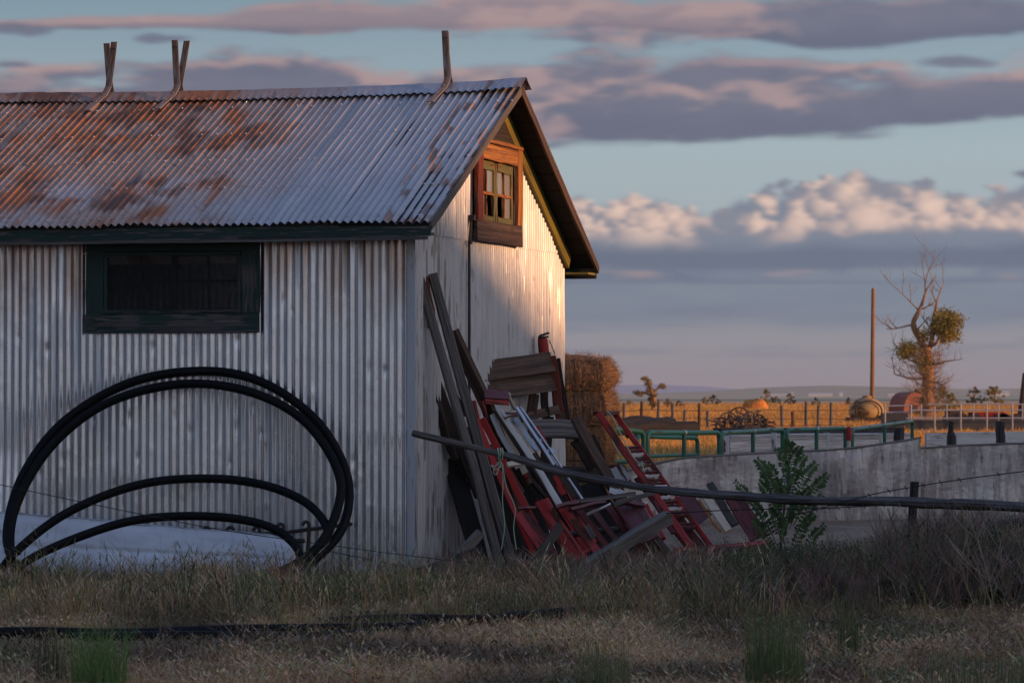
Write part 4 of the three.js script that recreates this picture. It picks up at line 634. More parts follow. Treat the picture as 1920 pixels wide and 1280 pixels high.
{
  const Z = 141, g = thing('concrete_trough', 'long dark concrete trough wall below the white rails', 'trough'), a = onGround(1656, Z), b = onGround(2300, Z);
  part('wall', plankGeo(V(a.x, 0.3, a.z), V(b.x, 0.3, b.z), 0.62, 0.25, { face: V(0, 0, 1), seg: 10 }), metal(45, [0.085, 0.08, 0.078], [0.05, 0.045, 0.04], { rough: 0.9 }), g); part('end_block', plankGeo(V(a.x, 0.5, a.z - 0.5), V(a.x + 1.05, 0.5, a.z - 0.5), 0.75, 0.25, { face: V(0, 0, 1) }), metal(46, [0.075, 0.072, 0.072], [0.05, 0.045, 0.04], { rough: 0.9 }), g); rebase(g);
  const rails = thing('white_rail_fence', 'white pipe rail fence around the dark trough', 'fence'), wm = std({ color: new THREE.Color().setRGB(0.36, 0.37, 0.39), roughness: 0.5 });
  const R0 = (p, q, py, zz) => part('rail', sweep([at(p, py, zz), at(q, py - 1, zz)], 0.03, 8), wm, rails);
  R0(1710, 2300, 769, Z - 1.2); R0(1700, 2300, 784, Z - 1.2); R0(1715, 1790, 808, Z - 1.2); R0(1660, 1709, 773, Z - 1); R0(1660, 1709, 761, Z - 1); R0(1740, 2300, 758, Z + 6);
  for (const [px, py] of [[1660, 760], [1709, 758], [1753, 762], [1802, 757], [1851, 757], [1899, 757], [1948, 757]]) { const p = at(px, py, Z - 1.2); part('post', sweep([V(p.x, 0, p.z), p], 0.034, 8), wm, rails); }
  for (const px of [1728, 1776, 1826, 1873, 1918]) { const p = at(px, 757, Z + 6); part('post', sweep([V(p.x, 0, p.z), p], 0.03, 8), wm, rails); }
  rebase(rails);
  const mach = (px, w, h, m, label, cat) => { const c = onGround(px, 175), q = thing('red_machine', label, cat); part('body', boardGeo(h, w, 0.9, { warp: 0.01, cham: 0.2 }).translate(0, 0.35, 0), m, q); for (const x of [-w * 0.35, w * 0.35]) part('wheel', new THREE.CylinderGeometry(0.36, 0.36, 0.2, 14).rotateX(Math.PI / 2).translate(x, 0.36, 0.5), M.iron, q); part('tongue', sweep([V(w / 2, 0.5, 0), V(w / 2 + 0.9, 0.4, 0)], 0.05, 6), m, q); q.position.copy(c); };
  mach(1852, 1.9, 0.42, M.redMetal, 'long red farm machine parked behind the white rails', 'machine'); mach(1893, 0.9, 0.26, M.redBright, 'small bright red farm machine beside the longer one', 'machine'); mach(1790, 0.9, 0.5, M.brown, 'rusty brown farm machine beside the big tree', 'machine');
}
// ---- poles
centred(single('utility_pole', sweep([onGround(1635, 236), onGround(1638, 236, 8.75), onGround(1638, 236, 8.85)], [0.16, 0.12, 0.04], 10, { rough: 0.05 }), wood(47, [0.4, 0.2, 0.09], [0.22, 0.1, 0.045]), 'tall bare wooden pole standing behind the tank', 'pole'));
centred(single('utility_pole', sweep([onGround(1916, 215, 0), onGround(1919, 215, 1.5), onGround(1922, 215, 3)], [0.35, 0.2, 0.12], 10, { rough: 0.15 }), M.brown, 'broken brown pole widening at its foot, past the white rails', 'pole'));
// ---- far white farm buildings
{
  const house = (px, Z, w, h, label) => { const c = onGround(px, Z, 2.5), g = thing('farm_building', label, 'building', 'white buildings on the far plain'); part('wall', box(w, h, 6, 0, h / 2, 0), std({ color: new THREE.Color().setRGB(0.7, 0.68, 0.64), roughness: 0.7 }), g); const s = new THREE.Shape([[-w / 2 - 0.3, h], [w / 2 + 0.3, h], [w / 2 + 0.3, h + 0.2], [-w / 2 - 0.3, h + 0.2]].map((p) => new THREE.Vector2(...p))); part('roof', new THREE.ExtrudeGeometry(new THREE.Shape([[-3.4, h], [3.4, h], [0, h + 1.1]].map((p) => new THREE.Vector2(...p))), { depth: w + 0.4, bevelEnabled: false }).rotateY(Math.PI / 2).translate(-w / 2 - 0.2, 0, 0), std({ color: new THREE.Color().setRGB(0.6, 0.58, 0.56), roughness: 0.6 }), g); g.position.copy(c); };
  house(1538, 2900, 20, 1.6, 'long low white building on the plain'); house(1455, 3100, 22, 1.2, 'white shed beside the dark shelter trees'); house(1577, 2900, 3, 2.4, 'tiny white house past the long low building'); house(1680, 2950, 14, 1.2, 'pale building behind the tank cart'); house(1485, 3000, 3.5, 2.4, 'white gabled house at the end of the far shed'); house(1870, 2100, 14, 1.8, 'pale farm building beyond the white rails');
}

// ---------------------------------------------------------------- black pipe coil and the things leaning on the front wall
{
  const Z = 30.35, c3 = (list) => list.map(([x, y, z]) => at(x, y, z));
  const coil = thing('pipe_coil', 'loose coil of thick black plastic pipe leaning on the barn wall', 'pipe coil');
  const loops = [
    [[30, 1075, 30.5], [12, 1000, 30.9], [40, 895, 31.2], [120, 790, 31.35], [250, 716, 31.4], [400, 697, 31.35], [500, 722, 31.2], [590, 785, 31], [640, 860, 30.85], [655, 925, 30.7], [640, 990, 30.5], [590, 1045, 30.3], [520, 1085, 30.1], [455, 1112, 30.0]],
    [[55, 1085, 30.45], [20, 1040, 30.75], [28, 960, 31.0], [85, 845, 31.2], [190, 760, 31.28], [330, 722, 31.28], [450, 730, 31.15], [545, 770, 31], [605, 830, 30.8], [637, 900, 30.6], [630, 960, 30.45], [600, 1020, 30.3], [550, 1060, 30.15], [500, 1085, 30.0]],
    [[0, 1068, 30.6], [30, 1035, 30.6], [120, 965, 30.75], [260, 910, 30.9], [400, 899, 30.9], [510, 915, 30.75], [580, 950, 30.6], [612, 1000, 30.4], [595, 1045, 30.25], [540, 1075, 30.1]],
    [[20, 1075, 30.35], [55, 1048, 30.4], [150, 1003, 30.5], [260, 975, 30.6], [400, 970, 30.6], [500, 985, 30.5], [550, 1015, 30.4], [562, 1045, 30.3], [545, 1072, 30.15], [490, 1098, 30.0], [440, 1118, 29.9]],
  ];
  loops.forEach((l, k) => part('turn', sweep(smooth(c3(l.map(([x, y, z], i) => [x + 5 * (hash(i, k, 61) - 0.5), y + 5 * (hash(i, k, 62) - 0.5), z])), 110), 0.041 - k * 0.001, 14, { rough: 0.03, seed: k }), M.poly, coil));
  rebase(coil);
}
{ // long white sheet standing on edge behind the lower turns
  const g = thing('white_sheet_panel', 'long white metal panel with a crease, standing on edge behind the black pipe', 'metal panel');
  const pos = [], uv = [], idx = [], n = 150, rows = 30, edge = [];
  const topY = [[-60, 955], [0, 962], [120, 970], [190, 976], [260, 985], [420, 996], [500, 1003], [545, 1014], [566, 1050]];
  for (let i = 0; i <= n; i++) { const px = lerp(-60, 566, i / n), Z = lerp(31.6, 31.05, (px + 60) / 626), tp = at(px, curve(topY, px), Z); edge.push(tp.clone().add(V(0, 0.004, -0.02))); for (let j = 0; j <= rows; j++) { const v = j / rows, y = lerp(-0.16, tp.y, v), d = 0.012 * (fbm(px * 0.012, v * 2.2, 3, 811) - 0.5) * 2 - 0.022 * Math.exp(-Math.pow((v - 0.55) / 0.035, 2)) + 0.016 * Math.pow(fbm(px * 0.03, v * 5, 3, 813), 2) - 0.01 * Math.exp(-Math.pow((px - 188) / 4, 2)) + 0.24 * (1 - v) + (v > 0.93 ? -0.02 : 0); pos.push(tp.x, y, tp.z + d); uv.push(px / 330, v * 0.6); } }
  for (let i = 0; i < n; i++) for (let j = 0; j < rows; j++) { const o = i * (rows + 1) + j; idx.push(o, o + rows + 1, o + 1, o + 1, o + rows + 1, o + rows + 2); }
  part('panel', geo(pos, uv, idx), M.whiteSheet, g); part('rolled_edge', sweep(edge.filter((_, i) => i % 5 === 0 && i < 146), 0.008, 6), M.zinc, g); rebase(g);
}
{ // iron bar with curved tines beside the wall
  const g = thing('tined_bar', 'rusty iron bar with curled tines beside the black pipe', 'implement part');
  part('bar', sweep([at(380, 1003, 31.42), at(520, 1000, 31.22), at(660, 982, 31.02)], 0.016, 8), M.iron, g);
  part('bar', sweep([at(480, 1012, 31.25), at(570, 1014, 31.1)], 0.02, 8), M.iron, g);
  for (const [px, py] of [[388, 991], [433, 990], [482, 990], [527, 984], [575, 980]]) { const zt = 31.95 - px * 0.00145; part('tine', sweep(smooth([at(px - 9, py + 5, zt), at(px - 3, py - 2, zt), at(px + 3, py, zt), at(px + 4, py + 14, zt), at(px + 2, py + 40, zt), at(px, py + 75, zt)], 14), 0.015, 6), M.iron, g); }
  rebase(g);
}
for (const [pts, lb] of [[[[-30, 902, 29.6], [100, 930, 29.6], [260, 963, 29.5], [420, 994, 29.5], [560, 1014, 29.4], [700, 1033, 29.4], [860, 1052, 29.4], [980, 1060, 29.4]], 'thin sagging wire crossing in front of the barn wall'], [[[600, 1030, 29.2], [700, 1050, 29.2], [760, 1062, 29.2], [840, 1070, 29.2]], 'short low wire by the barn corner']]) centred(single('strung_wire', sweep(smooth(pts.map((p) => at(...p)), 40), 0.0035, 4), M.wire, lb, 'wire'));

// ---------------------------------------------------------------- the heap of boards and old machinery against the gable
{ // long leaning rack
  const g = thing('leaning_rack', 'tall pair of weathered timbers joined at the top, leaning on the gable', 'timber rack');
  part('timber', plankGeo(at(943, 1078, 31.1), at(787, 517, 31.25), 0.072, 0.05, { roll: 0.35, seg: 8, warp: 0.012 }), M.grey, g);
  part('timber', plankGeo(at(965, 1078, 31.3), at(812, 512, 31.35), 0.085, 0.06, { roll: 0.15, seg: 8, warp: 0.012 }), M.grey, g);
  part('spacer', plankGeo(at(812, 612, 31.33), at(795, 518, 31.31), 0.075, 0.035, { roll: 0.2 }), M.redWood, g);
  part('spacer', plankGeo(at(868, 782, 31.36), at(852, 745, 31.36), 0.09, 0.03), M.brown, g);
  part('spacer', plankGeo(at(930, 985, 31.36), at(913, 935, 31.36), 0.085, 0.03), M.redWood, g);
  rebase(g);
}
plank('leaning_board', at(985, 910, 32.0), at(846, 621, 31.95), 0.055, 0.14, M.brown, 'narrow brown board leaning behind the tall weathered timbers', 'board', { roll: 0.7, seg: 6 });
plank('leaning_board', at(900, 930, 31.9), at(812, 702, 31.7), 0.1, 0.05, M.brownDark, 'short dark board leaning low on the gable behind the tall timbers', 'board', { roll: 0.3 });
plank('leaning_board', at(852, 860, 31.75), at(806, 720, 31.6), 0.06, 0.09, M.brownDark, 'stubby dark board leaning on the gable nearest the barn corner', 'board', { roll: -0.3 });
{ // stock rack side
  const g = thing('stock_rack', 'broad wooden stock rack panel with a red end post, leaning on the gable', 'wooden panel');
  part('board', plankGeo(at(884, 701, 32.9), at(1034, 676, 34.3), 0.2, 0.035, { face: V(0.5, 0.25, 1), seg: 6, warp: 0.01 }), M.brown, g);
  part('board', plankGeo(at(894, 733, 32.95), at(1038, 712, 34.34), 0.2, 0.035, { face: V(0.5, 0.25, 1), seg: 6, warp: 0.01 }), M.brown, g);
  part('post', plankGeo(at(1054, 800, 34.35), at(1033, 668, 34.3), 0.09, 0.06, { roll: 0.2 }), M.redWood, g);
  part('post', plankGeo(at(1064, 790, 34.45), at(1046, 672, 34.4), 0.05, 0.06, { roll: 0.2 }), M.brownDark, g);
  part('slat', plankGeo(at(992, 792, 34), at(1003, 738, 33.95), 0.1, 0.025), M.brown, g);
  part('slat', plankGeo(at(1022, 790, 34.15), at(1021, 735, 34.1), 0.075, 0.025), M.brownDark, g);
  part('rail', plankGeo(at(978, 784, 33.8), at(1047, 768, 34.3), 0.085, 0.03, { face: V(0.4, 0.2, 1) }), M.brown, g);
  part('brace', plankGeo(at(1010, 1030, 34.2), at(1030, 780, 34.25), 0.1, 0.05), M.brownDark, g);
  rebase(g);
}
{ // red cylinder with a bent handle
  const g = thing('red_cylinder', 'slim bright red metal cylinder with a dark bent handle standing above the rack', 'cylinder');
  const a = at(1025, 690, 34.5), b = at(1019, 634, 34.55);
  part('body', sweep([a, b.clone().add(V(0, -0.01, 0)), b], [0.042, 0.042, 0.03], 16), M.redBright, g);
  part('cap', sweep([b, b.clone().add(V(-0.002, 0.02, 0))], 0.052, 14), M.iron, g);
  part('handle', sweep(smooth([at(1013, 668, 34.6), at(1011, 645, 34.6), at(1012, 630, 34.6), at(1020, 627, 34.58), at(1029, 624, 34.55)], 14), 0.012, 6), M.iron, g);
  part('link', sweep([at(1030, 638, 34.5), at(1036, 652, 34.5), at(1040, 664, 34.5)], 0.004, 4), M.wire, g);
  rebase(g);
}
{ // red seed box
  const g = thing('seed_box', 'small maroon metal box with a red lip, tilted on the heap', 'metal box'), c = at(929, 752, 31.9);
  part('lid', boardGeo(0.22, 0.14, 0.02, { warp: 0 }).rotateZ(-Math.PI / 2).rotateX(-0.95).translate(-0.11, 0.06, 0.02), M.maroon, g);
  part('lip', boardGeo(0.215, 0.045, 0.02, { warp: 0 }).rotateZ(-Math.PI / 2).rotateX(-0.1).translate(-0.105, -0.01, 0.085), M.redMetal, g);
  part('end_plate', boardGeo(0.2, 0.03, 0.12, { warp: 0 }).rotateZ(0.28).translate(-0.07, -0.19, 0.02), M.redMetal, g);
  part('end_plate', boardGeo(0.3, 0.025, 0.1, { warp: 0 }).rotateZ(0.28).translate(-0.115, -0.3, 0.0), M.redMetal, g);
  g.position.copy(c); g.rotation.set(0, 0.15, -0.06);
}
centred(single('rusty_pipe', merge([sweep([at(972, 780, 31.95), at(953, 742, 31.95)], 0.018, 8), sweep([at(954, 744, 31.95), at(952, 738, 31.95), at(951, 735, 31.95)], [0.026, 0.028, 0.012], 8)]), M.strap, 'stub of rusty pipe with a knobbed end beside the maroon box', 'pipe'));
const lean = (nm, a, b, w, t, m, label, o = {}) => plank(nm, at(...b), at(...a), w, t, m, label, 'board', o);
lean('red_lath', [892, 784, 31.55], [1000, 1040, 31.25], 0.055, 0.03, M.redBright, 'bright red slat leaning just beside the weathered timbers', { roll: 0.2 });
lean('red_lath', [904, 785, 31.6], [1003, 985, 31.4], 0.06, 0.03, M.redBright, 'second bright red slat, lying alongside the first on the heap', { roll: -0.1 });
lean('red_lath', [949, 870, 31.7], [1004, 985, 31.5], 0.05, 0.03, M.redWood, 'dull red slat behind the tied pole', { roll: 0.3 });
lean('white_lath', [922, 778, 31.75], [972, 878, 31.6], 0.05, 0.025, M.white, 'short whitewashed slat leaning beside the red slats', { roll: 0.1 });
lean('white_lath', [936, 786, 31.8], [985, 888, 31.65], 0.055, 0.025, M.cream, 'short cream slat with flaking paint behind the tied pole', { roll: -0.1 });
lean('white_lath', [933, 764, 31.7], [1052, 950, 31.35], 0.056, 0.04, M.white, 'long slat with cracked white paint leaning across the heap', { roll: 0.25, seg: 7 });
lean('dark_lath', [926, 770, 31.72], [1043, 950, 31.4], 0.03, 0.05, M.brownDark, 'thin dark slat beside the long cracked white one', { seg: 7 });
lean('metal_lath', [965, 785, 31.9], [1008, 845, 31.8], 0.048, 0.02, M.zinc, 'short bluish metal slat between the white slats');
{ const g = thing('door_track', 'pair of bright metal edged door tracks lying across the heap', 'door track'); part('channel', plankGeo(at(1040, 872, 31.6), at(969, 764, 31.9), 0.03, 0.02, { roll: 0.3 }), M.zinc, g); part('channel', plankGeo(at(1096, 940, 31.5), at(976, 763, 31.95), 0.016, 0.02, { roll: -0.4 }), M.zinc, g); part('backing_board', plankGeo(at(1078, 935, 31.55), at(972, 766, 31.97), 0.05, 0.02, {}), M.brown, g); rebase(g); }
plank('white_plate', at(944, 778, 31.66), at(969, 774, 31.7), 0.08, 0.012, M.whiteRust, 'small white painted plate on the slat tops', 'plate', { face: V(0.1, 1.2, 1) });
plank('tray_board', at(951, 871, 31.3), at(978, 868, 31.35), 0.05, 0.03, M.cream, 'small pale block tied under the pole', 'block', { face: V(0.1, 0.7, 1) });
plank('wide_plank', at(990, 803, 33.2), at(1088, 806, 33.4), 0.19, 0.04, M.grey, 'wide grey plank lying level behind the door track', 'plank', { face: V(0.1, 0.5, 1), warp: 0.012 });
plank('wide_plank', at(965, 890, 32.6), at(1035, 888, 32.8), 0.1, 0.04, M.greyDark, 'grey plank end under the white slats, upper of two', 'plank', { face: V(0, 0.2, 1) });
plank('wide_plank', at(968, 921, 32.4), at(1040, 919, 32.6), 0.1, 0.04, M.grey, 'grey plank end under the white slats, lower of two', 'plank', { face: V(0, 0.2, 1) });
plank('wide_plank', at(1015, 884, 33.3), at(1150, 894, 33.6), 0.14, 0.05, M.greyDark, 'long dark plank lying level behind the brown post', 'plank', { face: V(0, 0.3, 1), warp: 0.01 });
plank('brown_post', at(1165, 940, 32.6), at(1078, 784, 33), 0.1, 0.06, M.brown, 'brown square post leaning at the middle of the heap', 'post', { roll: 0.5 });
plank('brown_post', at(1112, 880, 33.4), at(1077, 826, 33.4), 0.08, 0.05, M.brownDark, 'short dark stub post under the wide grey plank', 'post', { roll: 0.2 });
plank('brown_post', at(1134, 876, 33.3), at(1111, 816, 33.4), 0.05, 0.04, M.brownDark, 'thin dark post beside the brown square one', 'post', { roll: 0.2 });
lean('red_lath', [1006, 800, 33], [1022, 830, 33], 0.04, 0.03, M.redBright, 'little red slat tip peeping over the wide grey plank');
lean('red_bracket', [1040, 893, 31.9], [1056, 928, 31.85], 0.05, 0.02, M.redBright, 'small bright red bracket behind the cracked white slat', { roll: 0.1 });
plank('white_scrap', at(1027, 842, 33.1), at(1043, 845, 33.1), 0.05, 0.008, M.whiteSheet, 'torn scrap of white sheet under the wide grey plank', 'scrap', { face: V(0.2, 0.6, 1) });
plank('blue_pipe_scrap', at(1097, 913, 33.5), at(1116, 913, 33.5), 0.03, 0.02, M.greenPipe, 'short pale green scrap of pipe in the dark of the heap', 'scrap');
{ // white hopper end
  const g = thing('hopper_plate', 'white flaking hopper plate with a rusty rim', 'metal plate'); part('plate', plankGeo(at(1168, 910, 32.9), at(1149, 876, 33), 0.2, 0.015, { roll: 0.1 }), M.whiteRust, g); part('rim', plankGeo(at(1125, 876, 33), at(1171, 874, 33), 0.03, 0.03), M.redDull, g); part('edge_strip', plankGeo(at(1184, 908, 32.9), at(1170, 876, 33), 0.022, 0.03), M.redDull, g); rebase(g);
  plank('white_plate', at(1143, 918, 32.4), at(1172, 926, 32.4), 0.05, 0.01, M.whiteSheet, 'pale metal plate edge below the tied pole', 'plate');
}
{ // slat conveyor
  const g = thing('slat_conveyor', 'long red slat conveyor leaning up from the weeds like a ladder', 'conveyor');
  const A0 = at(1306, 1040, 31.7), A1 = at(1123, 777, 33.2), B0 = at(1344, 1040, 31.95), B1 = at(1153, 775, 33.5);
  part('side_rail', plankGeo(A0, A1, 0.06, 0.045, { roll: 0.15, seg: 8, warp: 0.002 }), M.redMetal, g); part('side_rail', plankGeo(B0, B1, 0.05, 0.045, { roll: -0.1, seg: 8, warp: 0.002 }), M.redMetal, g);
  part('side_flange', plankGeo(A0.clone().add(V(0.02, -0.02, 0.035)), A1.clone().add(V(0.02, -0.02, 0.035)), 0.018, 0.02, { seg: 8, warp: 0.001 }), M.redBright, g);
  part('head_bar', plankGeo(at(1117, 776, 33.2), at(1158, 773, 33.5), 0.03, 0.05), M.redDull, g);
  for (let k = 0; k < 30; k++) { const f = 0.93 - k * 0.0255 - (k % 6 > 3 ? 0.006 : 0); if (f < 0.02 || f > 0.76 || k % 7 === 6) continue; const p = A0.clone().lerp(A1, f), q = B0.clone().lerp(B1, f); part('slat', plankGeo(p, q, 0.028, 0.02, { roll: 0.3, warp: 0.003 }), k % 3 ? M.redDull : M.whiteRust, g); }
  part('chain_bed', plankGeo(A0.clone().lerp(B0, 0.5).add(V(0, -0.06, -0.08)), A1.clone().lerp(B1, 0.5).lerp(A0, 0.4).add(V(0, -0.06, -0.08)), 0.16, 0.01), M.redDull, g);
  rebase(g);
}
centred(single('baling_twine', merge([sweep(smooth([at(1140, 771, 33.1), at(1150, 785, 33), at(1165, 815, 32.9), at(1180, 845, 32.7), at(1195, 865, 32.6), at(1208, 872, 32.55), at(1203, 866, 32.5), at(1209, 886, 32.45)], 40), 0.0055, 5), sweep(smooth([at(1139, 772, 33.1), at(1142, 800, 33.2), at(1150, 830, 33.2), at(1164, 855, 33.1)], 24), 0.005, 5)]), M.twine, 'pale green twine hanging down the red conveyor', 'twine'));
{ // tied pole: one long rail, propped on the heap and the far post
  const pts = [[772, 812, 30.55], [830, 826, 30.55], [940, 852, 30.5], [1060, 886, 30.2], [1160, 906, 29.8], [1260, 921, 29.3], [1400, 931, 28.6], [1520, 938, 27.9], [1700, 941, 27], [1860, 948, 26.2], [1990, 955, 25.6], [2250, 968, 24.6]].map((p) => at(...p));
  const sp2 = smooth(pts, 140), rad = sp2.map((_, i) => { const t = i / 140; return lerp(0.029, 0.042, t) * (0.97 + 0.06 * vn(i * 0.7, 3, 77)); }); rad[0] = 0.022; rad[140] = 0.04;
  centred(single('fence_pole', sweep(sp2, rad, 14, { rough: 0.22, seed: 9 }), M.poleWood, 'long weathered pole tied across the heap and running to the split post', 'pole'));
  const tie = []; for (const [dx, r, k] of [[0, 0.05, 0], [4, 0.052, 1], [-4, 0.05, 2]]) { const loop = [], c = at(938 + dx, 851, 30.5); for (let i = 0; i < 18; i++) { const a = i / 18 * Math.PI * 2; loop.push(c.clone().add(V(0.004 * Math.sin(a * 2 + k), Math.sin(a) * r, Math.cos(a) * r))); } tie.push(sweep(loop, 0.005, 5, { close: true })); }
  for (const l of [[[938, 862], [930, 872], [925, 885], [930, 890], [936, 876], [940, 866]], [[940, 865], [928, 874], [920, 872], [930, 880], [942, 872]], [[941, 868], [943, 900], [942, 940], [946, 985], [940, 1030]], [[942, 870], [950, 915], [962, 940], [966, 955], [963, 990], [968, 1030]]]) tie.push(sweep(smooth(l.map(([x, y], i) => at(x, y, 30.35 + i * 0.02)), 26), 0.0048, 5));
  centred(single('baling_twine', merge(tie), M.twine, 'knotted pale green twine holding the pole, its ends hanging down', 'twine'));
}
{ // split post and second rail
  centred(single('split_post', plankGeo(V(at(1708, 1005, 27.2).x, 0, -27.2), at(1719, 904, 27.2), 0.075, 0.06, { warp: 0.02, wear: 0.008, taper: 0.75, roll: 0.3 }), M.greyDark, 'dark split fence post that the long pole passes', 'post'));
  centred(single('fence_pole', sweep(smooth([at(1700, 1012, 27.6), at(1800, 1000, 27), at(1870, 985, 26.6), at(1990, 972, 26)], 16), [...Array(17)].map((_, i) => 0.034 + i * 0.0006), 9, { rough: 0.2, seed: 5 }), M.greyDark, 'lower rough pole sloping down past the split post', 'pole'));
  const barb = (pts, lb) => { const s = smooth(pts.map((p) => at(...p)), 60), list = [sweep(s, 0.004, 4)]; for (let i = 3; i < 60; i += 5) list.push(sweep([s[i].clone().add(V(-0.012, 0.018, 0)), s[i], s[i].clone().add(V(0.014, -0.016, 0.005))], 0.0035, 4)); centred(single('barbed_wire', merge(list), M.wire, lb, 'wire')); };
  barb([[1420, 985, 27.2], [1520, 958, 27.2], [1640, 926, 27.1], [1718, 912, 27.1], [1800, 899, 26.8], [1990, 875, 26]], 'barbed wire rising over the split post'); barb([[1250, 962, 27.9], [1400, 955, 27.4], [1540, 953, 27.2], [1600, 950, 27.2], [1710, 945, 27.1]], 'barbed wire strung level below the long pole');
}
{ const R = rng(640); for (let k = 0; k < 22; k++) { const px = 890 + R() * 330, py = 800 + (px - 890) * 0.38 + R() * 60, l = 60 + R() * 150, Z = 31.9 + (px - 890) * 0.0035 + R() * 0.5, tl = 0.35 + R() * 0.5; plank('heap_lath', at(px + l * tl, py + l, Z - 0.25), at(px, py, Z), 0.03 + 0.05 * R(), 0.02 + 0.02 * R(), [M.brown, M.redWood, M.brownDark, M.redMetal, M.grey][k % 5], ['loose brown lath jammed among the others in the heap', 'loose lath with old red paint jammed in the heap', 'loose dark lath jammed deep in the heap', 'loose red iron strip jammed in the heap', 'loose grey weathered lath jammed in the heap'][k % 5], 'lath', { roll: (R() - 0.5) * 1.2, warp: 0.014, wear: 0.005 }, ['brown laths', 'red painted laths', 'dark laths', 'red iron strips', 'grey laths'][k % 5] + ' jammed in the heap'); } }
// ---- dark boards added behind, standing for the shade between rack and gable
[[[845, 860, 31.95], [905, 1075, 31.6], 0.17, 'wide dark board added as shade, leaning lowest against the gable'], [[880, 800, 32.1], [945, 1070, 31.75], 0.16, 'wide dark board added as shade behind the foot of the tall timbers'], [[915, 835, 32.2], [985, 1070, 31.9], 0.18, 'wide dark board added as shade behind the red laths'], [[962, 850, 32.3], [1030, 1065, 32.0], 0.2, 'wide dark board added as shade behind the cracked white lath'], [[1010, 870, 32.5], [1075, 1060, 32.2], 0.2, 'wide dark board added as shade behind the red drill plates'], [[1058, 890, 32.7], [1125, 1055, 32.4], 0.2, 'wide dark board added as shade behind the maroon ledges'], [[1105, 905, 32.8], [1180, 1050, 32.5], 0.22, 'wide dark board added as shade behind the maroon cover']].forEach(([a, b, w, lb], k) => plank('shade_board', at(...b), at(...a), w, 0.03, M.blackWood, lb, 'board', { roll: 0.2 + 0.1 * (k % 3), warp: 0.01 }, 'dark boards added as shade behind the heap'));
// ---- red seed drill lying in the weeds
{
  const g = thing('seed_drill', 'wrecked dark red seed drill frame with slanting plates, sunk in the weeds', 'farm machine');
  const P = (a, b, w, t, m, nm = 'plate', o = {}) => part(nm, plankGeo(at(...b), at(...a), w, t, { warp: 0.002, ...o }), m, g);
  P([972, 962, 31.2], [1058, 1088, 30.9], 0.09, 0.02, M.redMetal, 'plate', { roll: 0.25 }); P([986, 958, 31.3], [1072, 1085, 31], 0.05, 0.02, M.redDull, 'plate', { roll: 0.25 });
  P([1016, 938, 31.5], [1090, 1075, 31.2], 0.14, 0.02, M.redMetal, 'plate', { roll: 0.5 }); P([1032, 955, 31.25], [1118, 1072, 31], 0.04, 0.02, M.redMetal, 'plate', { roll: 0.2 });
  P([1058, 955, 31.3], [1142, 1062, 31.05], 0.075, 0.02, M.redMetal, 'plate', { roll: 0.3 }); P([1084, 955, 31.4], [1160, 1055, 31.2], 0.06, 0.02, M.redDull, 'plate', { roll: 0.3 });
  P([1110, 955, 31.5], [1185, 1050, 31.3], 0.06, 0.02, M.redDull, 'plate', { roll: 0.4 }); P([1140, 950, 31.5], [1205, 1040, 31.3], 0.06, 0.02, M.redDull, 'plate', { roll: 0.3 });
  P([1100, 985, 31.2], [1114, 1008, 31.15], 0.045, 0.02, M.grey, 'peg');
  part('ledge', plankGeo(at(1041, 951, 31.15), at(1094, 939, 31.3), 0.03, 0.06, { face: V(0, 0.3, 1) }), M.maroon, g); part('ledge', plankGeo(at(1068, 955, 31.1), at(1133, 941, 31.3), 0.028, 0.06, { face: V(0, 0.3, 1) }), M.maroon, g);
  part('ledge', plankGeo(at(972, 953, 31.25), at(1006, 951, 31.3), 0.02, 0.05, { face: V(0, 0.3, 1) }), M.maroon, g);
  part('cover_panel', plankGeo(at(1215, 1015, 31.2), at(1182, 944, 31.5), 0.21, 0.02, { roll: 0.15, warp: 0.001 }), M.maroon, g); part('cover_lip', plankGeo(at(1155, 941, 31.4), at(1208, 948, 31.45), 0.035, 0.05, { face: V(0, 0.8, 1) }), M.maroon, g);
  P([1155, 945, 31.42], [1200, 1020, 31.15], 0.03, 0.05, M.redDull, 'edge_strip'); P([1212, 948, 31.5], [1245, 1010, 31.25], 0.035, 0.04, M.redMetal, 'edge_strip'); P([1226, 940, 31.6], [1262, 1000, 31.4], 0.035, 0.04, M.redDull, 'edge_strip');
  part('axle', sweep([at(985, 1010, 31.5), at(1230, 985, 31.8)], 0.03, 8), M.iron, g); part('bar', sweep([at(1100, 965, 31.2), at(1145, 945, 31.3)], 0.014, 6), M.zinc, g);
  rebase(g);
}
plank('grey_timber', at(1070, 1080, 30.3), at(1254, 970, 30.9), 0.11, 0.1, M.grey, 'thick grey timber lying at a slant in front of the red drill', 'timber', { roll: 0.4, warp: 0.012, wear: 0.006 });
plank('stick', at(1088, 940, 30.9), at(1192, 924, 31), 0.035, 0.03, M.grey, 'weathered stick lying along the top of the red drill', 'stick'); plank('stick', at(1150, 945, 30.9), at(1235, 919, 31), 0.04, 0.03, M.grey, 'second weathered stick, resting on the maroon cover', 'stick');
plank('grey_timber', at(848, 1052, 30.9), at(900, 999, 31.05), 0.085, 0.07, M.grey, 'short sawn log end lying at the foot of the gable', 'timber', { roll: 0.3, warp: 0.012 }); plank('black_beam', at(765, 1078, 30.3), at(896, 1030, 30.95), 0.06, 0.06, M.black, 'black beam lying at the barn corner under the log end', 'beam', { warp: 0.01 });
